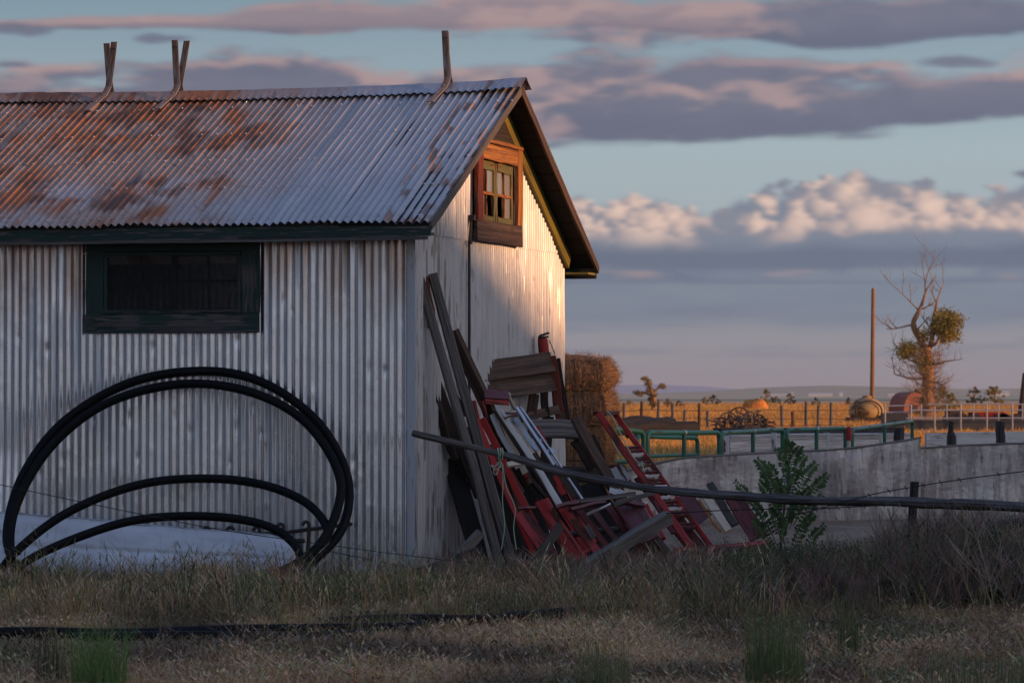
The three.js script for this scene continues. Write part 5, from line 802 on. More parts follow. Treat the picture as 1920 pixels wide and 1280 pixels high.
centred(single('field_stone', (() => { const g = new THREE.IcosahedronGeometry(0.09, 3); const p = g.attributes.position; for (let i = 0; i < p.count; i++) { const k = 1 + 0.35 * (fbm(p.getX(i) * 12 + 4, p.getY(i) * 12 + p.getZ(i) * 9, 3, 91) - 0.5); p.setXYZ(i, p.getX(i) * k * 1.3, p.getY(i) * k * 0.9, p.getZ(i) * k); } g.computeVertexNormals(); const c = onGround(842, 30.4, 0.06); return g.translate(c.x, c.y, c.z); })(), std({ color: new THREE.Color().setRGB(0.2, 0.18, 0.165), roughness: 0.9, bumpMap: soilBump, bumpScale: 0.01 }), 'rounded grey stone in the grass by the barn corner', 'stone'));
plank('dark_sheet', at(990, 1068, 30.5), at(1052, 985, 30.9), 0.09, 0.012, M.iron, 'dark bent metal strip standing in the weeds before the drill', 'metal strip', { roll: 0.5 });
plank('maroon_plate', at(1322, 975, 32.4), at(1278, 928, 32.6), 0.16, 0.012, M.maroon, 'dark maroon plate beside the foot of the conveyor', 'plate', { roll: 0.2 });
plank('pale_board', at(1368, 996, 31.6), at(1320, 928, 31.9), 0.068, 0.03, M.cream, 'pale cream board with a knot hole, propped in the weeds', 'board', { roll: 0.15 });
centred(single('knot_board', plankGeo(at(1350, 996, 31.55), at(1311, 940, 31.85), 0.02, 0.03), M.golden, 'narrow orange edged lath beside the pale cream board', 'lath'));
plank('dark_board', at(1378, 985, 31.8), at(1332, 906, 32.1), 0.07, 0.03, M.greyDark, 'dark grey board leaning behind the pale cream one', 'board', { roll: 0.1 });
plank('red_sheet_metal', at(1424, 1010, 31.9), at(1376, 932, 32.2), 0.17, 0.02, M.redDull, 'red metal panel half buried in dry weeds', 'metal panel', { roll: 0.3 });
{ const g = thing('fallen_red_frame', 'red slatted frame lying flat under dry weeds', 'metal frame'); const c0 = [1235, 1015, 30.6], c1 = [1450, 985, 31.4]; part('rail', plankGeo(at(...c0), at(1455, 1000, 30.9), 0.06, 0.05, { face: V(0, 1, 0.6) }), M.redDull, g); part('rail', plankGeo(at(1265, 992, 31.3), at(1440, 976, 31.7), 0.06, 0.05, { face: V(0, 1, 0.6) }), M.redMetal, g); for (let k = 0; k < 9; k++) part('slat', plankGeo(at(1245 + k * 25, 1013 - k * 1.8, 30.62 + k * 0.035), at(1275 + k * 21, 991 - k * 1.8, 31.3 + k * 0.045), 0.05, 0.02, { face: V(0, 1, 0.5) }), k % 3 ? M.redDull : M.redMetal, g); rebase(g); g.position.y -= 0.2; }
// ---- black pipes lying along the grass
for (const [pts, r, lb] of [[[[-60, 21.75], [60, 21.8], [220, 21.85], [420, 22.0], [640, 22.2], [800, 22.45]], 0.036, 'black pipe lying in the grass in front of the barn'], [[[140, 21.55], [400, 21.62], [600, 21.75], [700, 21.9]], 0.03, 'shorter black pipe lying alongside in the short grass'], [[[600, 22.7], [760, 22.95], [900, 23.1], [1010, 23.5], [1180, 24.1], [1260, 24.3]], 0.04, 'black pipe lying farther along, half hidden by dry grass']]) { const s = smooth(pts.map(([x, Z], i) => onGround(x, Z, r * 1.15 + 0.008 * Math.sin(i * 2.3))), 40); centred(single('black_pipe', sweep(s, r, 12), M.poly, lb, 'pipe')); }

// ---------------------------------------------------------------- trees
function limbs(list, A, dir, len, r, depth, R, o, tips) {
  const n = 5, pts = [A.clone()]; let p = A.clone(), d = dir.clone().normalize();
  for (let i = 1; i <= n; i++) { d.add(V((R() - 0.5) * o.bend, (R() - 0.5) * o.bend + o.up, (R() - 0.5) * o.bend)).normalize(); p = p.clone().addScaledVector(d, len / n); pts.push(p); }
  list.push(sweep(pts, pts.map((_, i) => r * lerp(1, 0.45, i / n)), depth > 1 ? 7 : 4, { cap: false }));
  if (depth <= 0) { tips.push(p); return; }
  const kids = o.kids + (R() < 0.4 ? 1 : 0);
  for (let k = 0; k < kids; k++) { const at2 = pts[2 + Math.floor(R() * 4)], nd = d.clone().multiplyScalar(0.7).add(V(R() - 0.5, (R() - 0.35) * 0.9, R() - 0.5).multiplyScalar(o.spread)).normalize(); limbs(list, at2, nd, len * (0.5 + 0.3 * R()), r * 0.5, depth - 1, R, o, tips); }
  if (depth === 1) tips.push(p);
}
function leafCloud(centres, per, size, spread, R) {
  const pos = [], nor = [];
  for (const c of centres) for (let i = 0; i < per; i++) { const q = c.clone().add(V((R() + R() + R() - 1.5) * spread, (R() + R() + R() - 1.5) * spread * 0.8, (R() + R() + R() - 1.5) * spread)), a = V(R() - 0.5, R() - 0.5, R() - 0.5).normalize().multiplyScalar(size * (0.6 + 0.8 * R())), b = a.clone().cross(V(R() - 0.5, R() - 0.5, R() - 0.5).normalize()).normalize().multiplyScalar(size * 0.5); pos.push(q.x - a.x, q.y - a.y, q.z - a.z, q.x + b.x, q.y + b.y, q.z + b.z, q.x + a.x, q.y + a.y, q.z + a.z, q.x - a.x, q.y - a.y, q.z - a.z, q.x + a.x, q.y + a.y, q.z + a.z, q.x - b.x, q.y - b.y, q.z - b.z); }
  return geo(pos);
}
const leafMat = (r, g, b) => new THREE.MeshPhysicalMaterial({ color: new THREE.Color().setRGB(r, g, b), roughness: 0.9, transmission: 0.25, thickness: 0, side: THREE.DoubleSide });
const leafOlive = leafMat(0.3, 0.23, 0.045), leafDark = leafMat(0.055, 0.075, 0.02), leafGold = leafMat(0.3, 0.2, 0.05), leafGreen = leafMat(0.17, 0.19, 0.03), bark = wood(51, [0.5, 0.28, 0.14], [0.26, 0.135, 0.06], { bump: 0.05 }), twigM = std({ color: new THREE.Color().setRGB(0.36, 0.23, 0.14), roughness: 0.9 });
{ // the big half-dead tree
  const Z = 222, R = rng(900), t = (cx, cy, dz = 0) => at(1540 + cx / 3.766, 460 + cy / 3.766, Z + dz), g = thing('half_dead_tree', 'tall half-dead tree with bare upper limbs and a few green clumps', 'tree');
  const trunk = [V(t(752, 1240).x, 0, -Z), t(755, 1130), t(758, 1000), t(757, 880), t(750, 780), t(745, 715)];
  part('trunk', sweep(smooth(trunk, 24), [...Array(25)].map((_, i) => lerp(0.44, 0.32, i / 24) * (i < 4 ? 1.35 - i * 0.1 : 1)), 12, { rough: 0.2, seed: 4 }), bark, g);
  const L1 = smooth([t(745, 730), t(705, 670), t(660, 590), t(655, 540), t(688, 470), t(715, 410), t(738, 335), t(735, 280, 1)], 20), L2 = smooth([t(755, 740), t(780, 690), t(788, 600), t(796, 520), t(812, 440), t(818, 390)], 16), L3 = smooth([t(775, 705), t(815, 690, -1), t(840, 660, -1)], 8);
  part('limb', sweep(L1, L1.map((_, i) => lerp(0.24, 0.05, i / 20)), 9, { rough: 0.15 }), bark, g); part('limb', sweep(L2, L2.map((_, i) => lerp(0.2, 0.06, i / 16)), 9, { rough: 0.15 }), bark, g); part('limb', sweep(L3, L3.map((_, i) => lerp(0.14, 0.06, i / 8)), 8), bark, g);
  const tw = [], tips = [], o = { bend: 0.35, up: 0.04, kids: 3, spread: 1.5 };
  for (const [p, d, l, r, dp] of [[t(738, 330), V(-0.2, 1, 0), 1.8, 0.035, 2], [t(735, 300), V(0.05, 1, 0.1), 2.0, 0.035, 2], [t(738, 335), V(0.35, 0.8, 0), 0.9, 0.05, 1], [t(690, 460), V(-0.75, 0.6, 0), 1.8, 0.05, 2], [t(715, 450), V(0.7, 0.5, 0.2), 1.2, 0.05, 1], [t(818, 390), V(0.45, 0.9, 0), 1.3, 0.05, 2], [t(815, 400), V(-0.3, 0.9, 0), 0.9, 0.05, 1], [t(655, 560), V(-0.9, -0.25, 0), 1.8, 0.07, 2], [t(735, 850), V(-0.8, 0.1, 0), 1.9, 0.08, 2], [t(770, 860), V(0.9, 0.3, 0.1), 1.5, 0.07, 2], [t(735, 940), V(-0.9, -0.05, 0.2), 2.0, 0.08, 2], [t(765, 950), V(0.8, -0.2, 0.2), 1.3, 0.06, 2], [t(745, 1050), V(-0.6, 0.3, 0.4), 1.2, 0.05, 2], [t(770, 1050), V(0.6, 0.4, 0.4), 1.2, 0.05, 2], [t(750, 780), V(-0.7, 0.4, 0.3), 1.3, 0.06, 2], [t(670, 600), V(0.6, 0.7, 0.2), 1.2, 0.05, 1], [t(785, 600), V(-0.6, 0.6, 0.2), 1.0, 0.05, 1]]) limbs(tw, p, d, l, r, dp, R, o, tips);
  for (let k = 0; k < 220; k++) { const y = 760 + R() * 420, p = t(752 + (R() - 0.5) * 60, y); limbs(tw, p, V((R() - 0.5) * 2, (R() - 0.3) * 0.8, R() - 0.3), 0.5 + R() * 0.9, 0.018, 1, R, o, tips); }
  part('twigs', merge(tw), twigM, g);
  const cl = []; for (const [cx, cy, rx, ry, n] of [[870, 500, 60, 30, 16], [925, 540, 55, 35, 16], [850, 570, 50, 45, 16], [905, 630, 60, 34, 15], [860, 640, 40, 45, 9], [620, 735, 55, 30, 14], [600, 765, 40, 20, 8], [745, 630, 45, 40, 7], [700, 830, 60, 40, 4]]) for (let i = 0; i < n; i++) { const a = R() * 6.28, q = Math.sqrt(R()); cl.push(t(cx + Math.cos(a) * q * rx, cy + Math.sin(a) * q * ry, (R() - 0.5) * 2)); }
  part('crown', leafCloud(cl, 64, 0.085, 0.5, R), leafOlive, g); rebase(g);
}
function smallTree(px, Z, h, w, m, label, seed, trunkShow = 0.2) {
  const R = rng(seed), g = thing('pasture_tree', label, 'tree', 'trees on the far pasture'), b = onGround(px, Z), tw = [], tips = [];
  limbs(tw, V(b.x, 0, b.z), V(0, 1, 0), h * 0.55, h * 0.035, 2, R, { bend: 0.2, up: 0.05, kids: 4, spread: 1.6 }, tips);
  part('trunk', merge(tw), bark, g); const cl = []; for (let i = 0; i < 34; i++) { const a = R() * 6.28, q = Math.sqrt(R()), yy = trunkShow + (1 - trunkShow) * R(); const prof = Math.sin(Math.PI * Math.min(1, yy * 0.85 + 0.15)) * (0.6 + 0.7 * vn(yy * 4, a, seed)); cl.push(V(b.x + Math.cos(a) * q * w / 2 * prof, yy * h * 0.94, b.z + Math.sin(a) * q * w / 2 * prof)); }
  part('crown', leafCloud(cl, 70, h * 0.026, h * 0.07, R), m, g); rebase(g);
}
{ // the crooked one on the pasture
  const Z = 330, R = rng(55), g = thing('pasture_tree', 'crooked olive tree with tufted clumps standing alone on the golden pasture', 'tree'), p = (x, y) => at(x, y, Z), tw = [], tips = [];
  const tr = smooth([V(p(1226, 770).x, 0, -Z), p(1226, 750), p(1222, 735), p(1218, 720), p(1211, 708)], 14); tw.push(sweep(tr, tr.map((_, i) => lerp(0.3, 0.07, i / 14)), 8)); tw.push(sweep([p(1223, 738), p(1235, 727), p(1243, 723)], [0.14, 0.08, 0.05], 6)); tw.push(sweep([p(1222, 742), p(1207, 735), p(1199, 736)], [0.14, 0.08, 0.05], 6));
  part('trunk', merge(tw), bark, g); const cl = []; for (const [x, y, rx, ry, n] of [[1210, 709, 6, 5, 7], [1217, 718, 6, 6, 8], [1220, 730, 9, 7, 12], [1240, 725, 8, 4, 10], [1198, 737, 8, 5, 10], [1224, 745, 9, 7, 12], [1226, 758, 7, 9, 10]]) for (let i = 0; i < n; i++) { const a = R() * 6.28, q = Math.sqrt(R()); cl.push(at(x + Math.cos(a) * q * rx, y + Math.sin(a) * q * ry, Z + (R() - 0.5))); }
  part('crown', leafCloud(cl, 50, 0.07, 0.22, R), leafGold, g); rebase(g);
}
for (const [px, Z, h, w, m, lb] of [[1180, 420, 0.9, 1.1, leafOlive, 'low bush beside the crooked pasture tree'], [1252, 400, 1.1, 0.9, leafGold, 'thin golden sapling past the crooked pasture tree'], [1273, 390, 0.95, 1.0, leafDark, 'dark round bush on the pasture'], [1322, 520, 1.3, 1.1, leafOlive, 'small olive tree before the low hay heap'], [1338, 500, 1.5, 1.3, leafDark, 'dark leafy tree before the low hay heap'], [1437, 560, 2.2, 1.8, leafOlive, 'olive tree rising behind the orange haystack'], [1456, 520, 1.4, 1.2, leafDark, 'dark tree beside the orange haystack'], [1481, 500, 1.7, 1.4, leafDark, 'dark green tree below the white gabled house'], [1529, 470, 1.2, 1.0, leafDark, 'small dark tree below the long low building'], [1591, 500, 1.2, 0.7, leafDark, 'thin dark tree just beyond the tank'], [1768, 300, 1.9, 1.2, leafGreen, 'bright yellow green bush beside the big tree'], [1785, 320, 1.5, 1.2, leafOlive, 'olive bush behind the rusty machine'], [1829, 520, 2.4, 1.5, leafDark, 'dark tree standing behind the long red machine'], [1866, 500, 2.7, 2.0, leafOlive, 'spreading olive tree past the long red machine'], [1720, 260, 1.7, 1.7, leafGold, 'golden brush at the foot of the big tree'], [1735, 250, 1.2, 1.5, leafGold, 'low golden brush beneath the big tree trunk']]) smallTree(px, Z, h * 1.3, w * 1.7, m, lb, px * 3 + Z);

// ---------------------------------------------------------------- leafy bush by the windbreak
{
  const R = rng(77), g = thing('leafy_bush', 'dark green bush with feathered leaf sprays in front of the windbreak', 'bush'), Z = 29.2, base = onGround(1462, Z);
  const leafM = leafMat(0.065, 0.13, 0.032), fronds = [[1482, 828, 0.1], [1466, 842, -0.2], [1500, 838, 0.3], [1440, 870, 0.1], [1420, 862, -0.1], [1552, 890, 0.1], [1380, 905, 0], [1530, 870, -0.2], [1425, 905, 0.3], [1498, 880, 0.4], [1520, 915, 0.3], [1455, 900, 0.5], [1475, 870, 0.3], [1540, 930, 0.2], [1410, 940, 0.3], [1490, 940, 0.5], [1445, 955, 0.3], [1525, 965, 0.2], [1430, 885, -0.3], [1510, 855, -0.2], [1470, 915, 0.6], [1500, 925, 0.6], [1450, 930, 0.5], [1482, 895, 0.6], [1415, 975, 0.4], [1545, 985, 0.3], [1470, 975, 0.6]];
  part('stem', sweep(smooth([base, at(1466, 1000, Z), at(1474, 930, Z), at(1480, 860, Z)], 14), [...Array(15)].map((_, i) => lerp(0.014, 0.004, i / 14)), 6), M.brown, g);
  for (const [px, py, dz] of fronds) {
    const tip = at(px, py, Z - dz), root = at(lerp(px, 1470, 0.78), py + 45 + 55 * Math.abs(px - 1470) / 90, Z), mid = root.clone().lerp(tip, 0.6).add(V(0, 0.05, 0.02)), c = smooth([root, mid, tip], 18), list = [];
    list.push(sweep(c, c.map((_, i) => lerp(0.004, 0.0015, i / 18)), 4));
    const lp = []; for (let i = 3; i <= 18; i++) for (const s of [-1, 1]) { const T = c[Math.min(18, i + 1)].clone().sub(c[i - 1]).normalize(), side = T.clone().cross(V(0.2, 0.3, 1)).normalize().multiplyScalar(s), d = side.multiplyScalar(0.85).addScaledVector(T, 0.55).add(V((R() - 0.5) * 0.4, (R() - 0.5) * 0.4 - 0.1, (R() - 0.5) * 0.5)).normalize(), l = 0.055 * (0.75 + 0.5 * R()) * (i > 14 ? 0.75 : 1), w = d.clone().cross(V(R() - 0.5, R() * 0.4, 1)).normalize().multiplyScalar(l * 0.27), p0 = c[i], m1 = p0.clone().addScaledVector(d, l * 0.5), e = p0.clone().addScaledVector(d, l).add(V(0, -0.006, 0)); for (const q of [[p0, m1.clone().add(w), m1.clone().sub(w)], [m1.clone().add(w), e, m1.clone().sub(w)]]) for (const v of q) lp.push(v.x, v.y, v.z); }
    const f = part('leaf_spray', geo(lp), leafM, g); part('leaf_stalk', list[0], M.brown, f);
  }
  rebase(g);
}

// ---------------------------------------------------------------- evergreens added out of sight to darken what the bare metal wall mirrors
for (let k = 0; k < 9; k++) {
  const R = rng(4000 + k), g = thing('mirror_tree', 'unseen dark evergreen added for the bare metal wall to mirror', 'tree', 'unseen evergreens added for the wall reflections'), h = 10 + 3 * R(), cl = [];
  part('trunk', sweep([V(0, 0, 0), V(0.1, h * 0.5, 0), V(0, h, 0)], [0.28, 0.18, 0.03], 8), bark, g);
  for (let i = 0; i < 90; i++) { const y = 0.06 + 0.92 * R(), a = R() * 6.28, r = (1 - y) * 3.4 * Math.sqrt(R()) + 0.2; cl.push(V(Math.cos(a) * r, y * h, Math.sin(a) * r)); }
  part('crown', leafCloud(cl, 34, 0.26, 0.6, R), leafMat(0.025, 0.04, 0.018), g);
  g.position.set(-24 - (k % 3) * 2, 0, -8 - k * 3.4);
}

// ---------------------------------------------------------------- grass and weeds
// a tuft of blades rising from a small patch
function tuft(seed, n, h, spread, lean, width, head = 0) {
  const R = rng(seed), pos = [], nor = [];
  for (let i = 0; i < n; i++) {
    const a = R() * 6.28, rr = Math.sqrt(R()) * spread, x = Math.cos(a) * rr, z = Math.sin(a) * rr, hh = h * (0.45 + 0.75 * R()), da = R() * 6.28, l = lean * (0.3 + R()) * hh, dx = Math.cos(da) * l, dz = Math.sin(da) * l, w = width * (0.6 + 0.6 * R()), wx = -Math.sin(da) * w, wz = Math.cos(da) * w;
    const P = (t) => [x + dx * t * t, hh * t * (1 - 0.18 * t * lean), z + dz * t * t], p0 = P(0), p1 = P(0.5), p2 = P(0.82), p3 = P(1);
    const quad = (a2, b2, wa, wb) => pos.push(a2[0] - wx * wa, a2[1], a2[2] - wz * wa, a2[0] + wx * wa, a2[1], a2[2] + wz * wa, b2[0] + wx * wb, b2[1], b2[2] + wz * wb, a2[0] - wx * wa, a2[1], a2[2] - wz * wa, b2[0] + wx * wb, b2[1], b2[2] + wz * wb, b2[0] - wx * wb, b2[1], b2[2] - wz * wb);
    quad(p0, p1, 1, 0.8); quad(p1, p2, 0.8, head && R() < head ? 2.4 : 0.45); pos.push(p2[0] - wx * 0.5, p2[1], p2[2] - wz * 0.5, p2[0] + wx * 0.5, p2[1], p2[2] + wz * 0.5, p3[0], p3[1], p3[2]);
    if (head && R() < head) { const k = P(0.9), q = P(1.06); quad(k, q, 2.6, 0.6); }
  }
  return geo(pos);
}
function weed(seed, h, n, sp) {                            // a dead, much branched stalk
  const R = rng(seed), list = [];
  const grow = (p, d, l, r, dep) => { const e = p.clone().addScaledVector(d, l * 0.5).add(V((R() - 0.5) * l * 0.2, 0, (R() - 0.5) * l * 0.2)), f = e.clone().addScaledVector(d.clone().add(V((R() - 0.5) * 0.5, 0.1, (R() - 0.5) * 0.5)).normalize(), l * 0.5); list.push(sweep([p, e, f], [r, r * 0.8, r * 0.45], 3, { cap: false })); if (dep > 0) for (let k = 0; k < n; k++) { const q = R() < 0.5 ? e : p.clone().lerp(f, 0.35 + 0.6 * R()); grow(q, d.clone().add(V((R() - 0.5) * sp, R() * 0.5 - 0.1, (R() - 0.5) * sp)).normalize(), l * (0.45 + 0.25 * R()), r * 0.6, dep - 1); } };
  for (let k = 0; k < 2; k++) grow(V((R() - 0.5) * 0.05, 0, (R() - 0.5) * 0.05), V((R() - 0.5) * 0.5, 1, (R() - 0.5) * 0.5).normalize(), h * (0.5 + 0.2 * R()), 0.0038, 2);
  return merge(list);
}
function leafyWeed(seed, h) { const R = rng(seed), pos = []; for (let s = 0; s < 7; s++) { const bx = (R() - 0.5) * 0.12, bz = (R() - 0.5) * 0.12, lx = (R() - 0.5) * 0.4, lz = (R() - 0.5) * 0.4, hh = h * (0.6 + 0.5 * R()); for (let i = 0; i < 26; i++) { const t = 0.1 + 0.9 * i / 26, p = V(bx + lx * t * hh, t * hh, bz + lz * t * hh), d = V(R() - 0.5, 0.2 + R() * 0.5, R() - 0.5).normalize(), l = 0.045 * (1.2 - 0.6 * t), w = d.clone().cross(V(R() - 0.5, R() - 0.5, R() - 0.5)).normalize().multiplyScalar(l * 0.17), m = p.clone().addScaledVector(d, l * 0.5), e = p.clone().addScaledVector(d, l); for (const v of [p, m.clone().add(w), m.clone().sub(w), m.clone().add(w), e, m.clone().sub(w)]) pos.push(v.x, v.y, v.z); } } return geo(pos); }
const bladeM = new THREE.MeshPhysicalMaterial({ color: 0xffffff, roughness: 0.85, transmission: 0.2, thickness: 0, side: THREE.DoubleSide });
const stalkM = std({ color: 0xffffff, roughness: 0.9 });
function scatter(name, label, category, geos, count, place, seed, material = bladeM) {
  const R = rng(seed), per = geos.map(() => []), m4 = new THREE.Matrix4(), q = new THREE.Quaternion(), e = new THREE.Euler();
  for (let i = 0; i < count; i++) { const s = place(R, i); if (!s) continue; e.set((R() - 0.5) * 0.25, R() * 6.283, (R() - 0.5) * 0.25); q.setFromEuler(e); m4.compose(V(s.x, groundY(-s.z) - 0.005, s.z), q, V(s.s * (s.w ?? 1), s.s, s.s * (s.w ?? 1))); per[Math.floor(R() * geos.length)].push([m4.clone(), s.c]); }
  geos.forEach((g, k) => { if (!per[k].length) return; const im = new THREE.InstancedMesh(g, material, per[k].length); im.name = numbered(name); per[k].forEach(([m, c], i) => { im.setMatrixAt(i, m); im.setColorAt(i, new THREE.Color().setRGB(...c)); }); im.castShadow = im.receiveShadow = true; im.userData.kind = 'stuff'; tag(im, label, category, name.replace(/_/g, ' ')); scene.add(im); });
}
const half = (Z) => Z * 0.155 + 1.5;
const inBarn = (x, Z) => { const p = barn.worldToLocal(V(x, 0, -Z)); return p.x < 0.05 && p.z < 0.06; };
const nearPipe = (x, Z) => { const px = x / Z * 6600 + 960, zp = px < 700 ? 21.7 + 0.0004 * px : 22.3 + (px - 650) * 0.0033; return px < 1240 && Z < zp + 0.12 && Z > zp - 0.75 && vn(x * 2.2, 3, 97) > 0.2; };
const straw = (R, k = 1) => { const t = R(); const c = mix3([0.58, 0.4, 0.2], [0.3, 0.19, 0.1], t); return c.map((v) => v * k * (0.8 + 0.4 * R())); };
const greenC = (R) => { const t = R(); return mix3([0.085, 0.11, 0.03], [0.19, 0.19, 0.07], t).map((v) => v * (0.75 + 0.5 * R())); };
const patch = (x, Z, s) => fbm(x * 0.9, Z * 0.55, 3, s);
const shortG = [tuft(1001, 20, 0.075, 0.075, 0.6, 0.0019), tuft(1002, 18, 0.06, 0.08, 1.3, 0.002), tuft(1003, 22, 0.05, 0.09, 2.0, 0.0021), tuft(1004, 14, 0.1, 0.07, 0.7, 0.0018, 0.2)], midG = [tuft(1011, 16, 0.17, 0.08, 0.35, 0.0023, 0.15), tuft(1012, 14, 0.19, 0.1, 0.7, 0.0022, 0.25), tuft(1013, 18, 0.13, 0.09, 1.2, 0.0024)], tallG = [tuft(1021, 8, 0.36, 0.09, 0.28, 0.0024, 0.5), tuft(1022, 6, 0.42, 0.1, 0.6, 0.0022, 0.8), tuft(1023, 9, 0.3, 0.12, 0.9, 0.0024, 0.4)];
const tone = (x, Z) => 0.45 + 0.95 * sm(0.3, 0.7, fbm(x * 1.4, Z * 0.8, 4, 83));
scatter('short_dry_grass', 'short dry grass covering the open ground', 'grass', shortG, 46000, (R) => { const Z = 17.2 + Math.pow(R(), 0.9) * 7, x = (R() - 0.5) * 2 * half(Z); if (inBarn(x, Z) || nearPipe(x, Z)) return null; const g = sm(0.56, 0.72, patch(x, Z, 71)), bare = fbm(x * 3.1, Z * 2.2, 3, 85); if (bare < 0.36 && R() < 0.75) return null; return { x, z: -Z, s: (0.5 + 0.8 * R()) * (0.65 + 0.8 * fbm(x * 2.2, Z * 1.4, 3, 86)), w: 1.3, c: R() < g * 0.65 ? greenC(R) : straw(R, tone(x, Z)) }; }, 2001);
scatter('grass', 'dry grass mixed with green before the barn', 'grass', midG, 38000, (R) => { const Z = 21.4 + R() * 10.4, x = (R() - 0.5) * 2 * half(Z); if (inBarn(x, Z) || (nearPipe(x, Z) && R() < 0.93)) return null; if (Z < 22.6 && R() < 0.6) return null; const hN = fbm(x * 1.7, Z * 1.1, 3, 87), right = x > 0.6 ? 0.6 : 1; const g = sm(0.38, 0.6, patch(x, Z, 73)) * sm(22.6, 25.5, Z) * right; return { x, z: -Z, s: (0.4 + 0.7 * R()) * (0.5 + 1.1 * hN) * lerp(0.6, 1.05, sm(22, 25, Z)) * lerp(1, 0.66, sm(26, 30, Z)), c: R() < 0.22 + 0.72 * g ? greenC(R) : straw(R, tone(x, Z)) }; }, 2002);
scatter('tall_grass', 'tall seeded grass stems standing above the rest', 'grass', tallG, 8500, (R) => { const Z = 22.8 + R() * 8, x = (R() - 0.5) * 2 * half(Z); if (inBarn(x, Z)) return null; const k = sm(0.48, 0.65, patch(x * 1.5, Z * 1.5, 75)); if (R() > 0.12 + k) return null; return { x, z: -Z, s: 0.45 + 0.65 * R(), c: R() < 0.35 ? greenC(R) : straw(R, 1.05) }; }, 2003);
const weeds = [1, 2, 3, 4, 5].map((s) => weed(s + 1100, 0.66, 4, 1.7));
const weedC = (R) => mix3([0.5, 0.37, 0.25], [0.09, 0.062, 0.045], Math.pow(R(), 0.5)).map((v) => v * (0.75 + 0.5 * R()));
scatter('dry_weeds', 'thicket of dry branching weeds along the fence', 'weeds', weeds, 1900, (R) => { const Z = 23.3 + R() * 7.0, px = 1085 + Math.pow(R(), 0.9) * 1200, x = (px - 960) / 6600 * Z; const left = (px - 1085) / 250; if (R() > 0.05 + left * 0.55) return null; if (Z > 29 && px < 1560 && px > 1230 && R() < 0.75) return null; if (Z < 24.2 && px < 1300) return null; return { x, z: -Z, s: (0.45 + lerp(0.5, 0.95, sm(1600, 1760, px)) * Math.pow(R(), 1.3)) * lerp(0.65, 1, Math.min(1, left)), c: weedC(R) }; }, 2004, stalkM);
scatter('dry_weeds', 'thicket of dry branching weeds along the fence', 'weeds', weeds.slice(0, 3), 320, (R) => { const Z = 27 + R() * 3.6, px = 800 + R() * 330, x = (px - 960) / 6600 * Z; if (inBarn(x, Z)) return null; return { x, z: -Z, s: 0.3 + 0.4 * R(), c: weedC(R) }; }, 2005, stalkM);
scatter('dry_weeds', 'thicket of dry branching weeds along the fence', 'weeds', weeds.slice(2), 120, (R) => { const Z = 29.2 + R() * 1, px = 40 + R() * 560, x = (px - 960) / 6600 * Z; return { x, z: -Z, s: 0.3 + 0.35 * R(), c: weedC(R) }; }, 2009, stalkM);
scatter('dry_weeds', 'thicket of dry branching weeds along the fence', 'weeds', weeds.slice(1, 4), 260, (R) => { const Z = 29 + R() * 2, px = 1130 + R() * 340, x = (px - 960) / 6600 * Z; return { x, z: -Z, s: 0.35 + 0.4 * R(), c: mix3([0.42, 0.26, 0.19], [0.16, 0.09, 0.065], R()) }; }, 2012, stalkM);
const leafy = [1, 2, 3].map((s) => leafyWeed(s + 1200, 0.5));
scatter('dry_weeds', 'thicket of dry branching weeds along the fence', 'weeds', weeds, 90, (R) => { const Z = 25.4 + R() * 2.4, px = 1640 + R() * 480, x = (px - 960) / 6600 * Z; return { x, z: -Z, s: 1.1 + 0.45 * R(), w: 0.8, c: weedC(R) }; }, 2011, stalkM);
scatter('green_weeds', 'dark green leafy weeds under the dry stalks', 'weeds', leafy, 3600, (R) => { const Z = 24 + R() * 6, px = 1180 + Math.pow(R(), 0.9) * 1100, x = (px - 960) / 6600 * Z, k = patch(x * 1.6, Z * 1.3, 79); if (k < 0.47 && R() < 0.9) return null; return { x, z: -Z, s: (0.4 + lerp(0.55, 0.85, sm(1600, 1760, px)) * R()) * sm(1120, 1420, px), c: mix3([0.035, 0.058, 0.018], [0.075, 0.1, 0.03], R()) }; }, 2006);
scatter('green_weeds', 'dark green leafy weeds under the dry stalks', 'weeds', leafy.slice(0, 2), 240, (R) => { const Z = 28.5 + R() * 2, px = 600 + R() * 420, x = (px - 960) / 6600 * Z; if (inBarn(x, Z)) return null; return { x, z: -Z, s: 0.18 + 0.22 * R(), c: greenC(R) }; }, 2007);
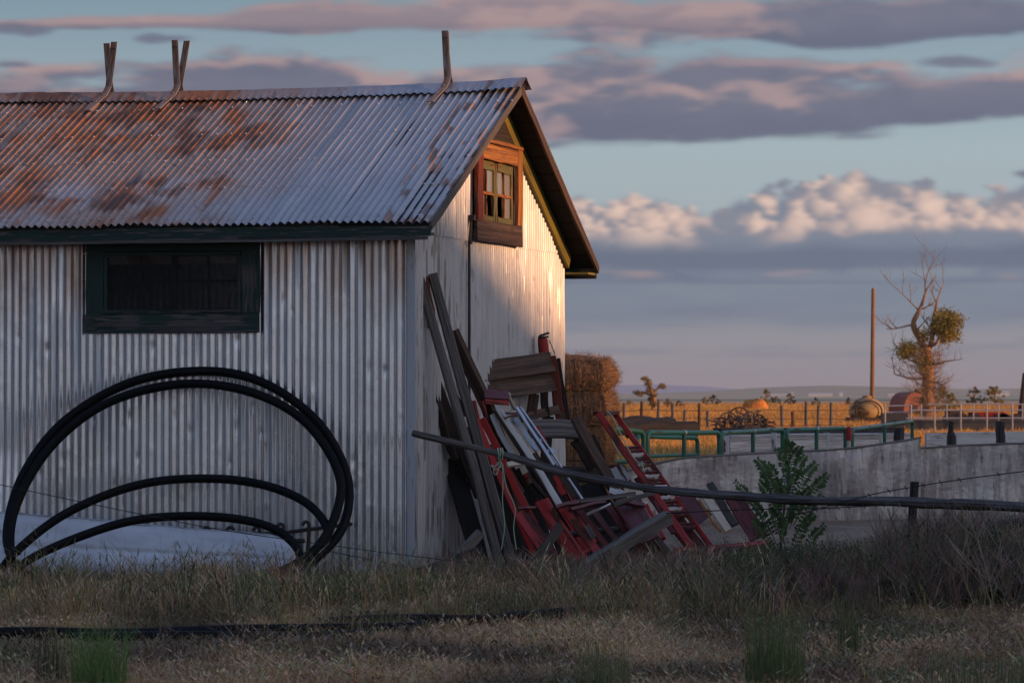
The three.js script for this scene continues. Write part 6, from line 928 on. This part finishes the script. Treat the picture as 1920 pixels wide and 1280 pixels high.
// far grass: the pasture that takes the evening sun, and the greener strip before it
const farG = [1, 2].map((s) => tuft(s + 1300, 12, 0.42, 0.45, 0.5, 0.02));
scatter('pasture_grass', 'golden standing grass of the sunlit pasture', 'grass', farG, 70000, (R) => { const Z = 95 * Math.pow(560 / 95, R()), x = Z * (-0.03 + 0.26 * R()); const k = patch(x * 0.12, Z * 0.05, 81); return { x, z: -Z, s: (0.7 + 0.6 * R()) * lerp(0.6, 1.5, sm(95, 500, Z)), c: mix3([0.78, 0.4, 0.085], [0.58, 0.31, 0.08], k).map((v) => v * (0.8 + 0.4 * R())) }; }, 2008);
const nearField = [1, 2].map((s) => tuft(s + 1310, 14, 0.3, 0.25, 0.6, 0.006));
scatter('yard_grass', 'greenish rough grass beyond the barriers', 'grass', nearField, 8000, (R) => { const Z = 57 + R() * 40, x = Z * (-0.01 + 0.24 * R()); return { x, z: -Z, s: 0.5 + 0.5 * R(), c: R() < 0.65 ? mix3([0.1, 0.13, 0.04], [0.16, 0.17, 0.06], R()) : [0.34, 0.24, 0.1] }; }, 2010);
// green clumps that stand out one by one
function clump(px, py, h, w, n, col, label, seed, lean = 0.12) {
  const Z = 1.5 * 6600 / (py - 745), g = tuft(seed, n, h, w / 2, lean, 0.0022), m = single('grass_clump', g, leafMat(...col), label, 'grass clump'); m.position.copy(onGround(px, Z, -0.01)); return m;
}
clump(182, 1300, 0.4, 0.3, 300, [0.13, 0.24, 0.05], 'bright green leafy clump beside the black pipes', 3001, 0.5);
clump(1452, 1300, 0.42, 0.3, 460, [0.14, 0.18, 0.05], 'dense upright green grass clump in front of the weeds', 3002);
clump(1128, 1310, 0.32, 0.3, 160, [0.17, 0.19, 0.07], 'thin green grass clump in the short dry grass', 3003);
clump(1592, 1240, 0.38, 0.14, 110, [0.11, 0.14, 0.045], 'narrow green grass clump at the edge of the weeds', 3004);
clump(1850, 1320, 0.26, 0.6, 260, [0.12, 0.14, 0.05], 'broad low green grass clump beside the weeds', 3005);
clump(95, 1290, 0.3, 0.16, 110, [0.08, 0.085, 0.035], 'dull olive grass clump next to the bright green one', 3006);
renderer.render(scene, camera);
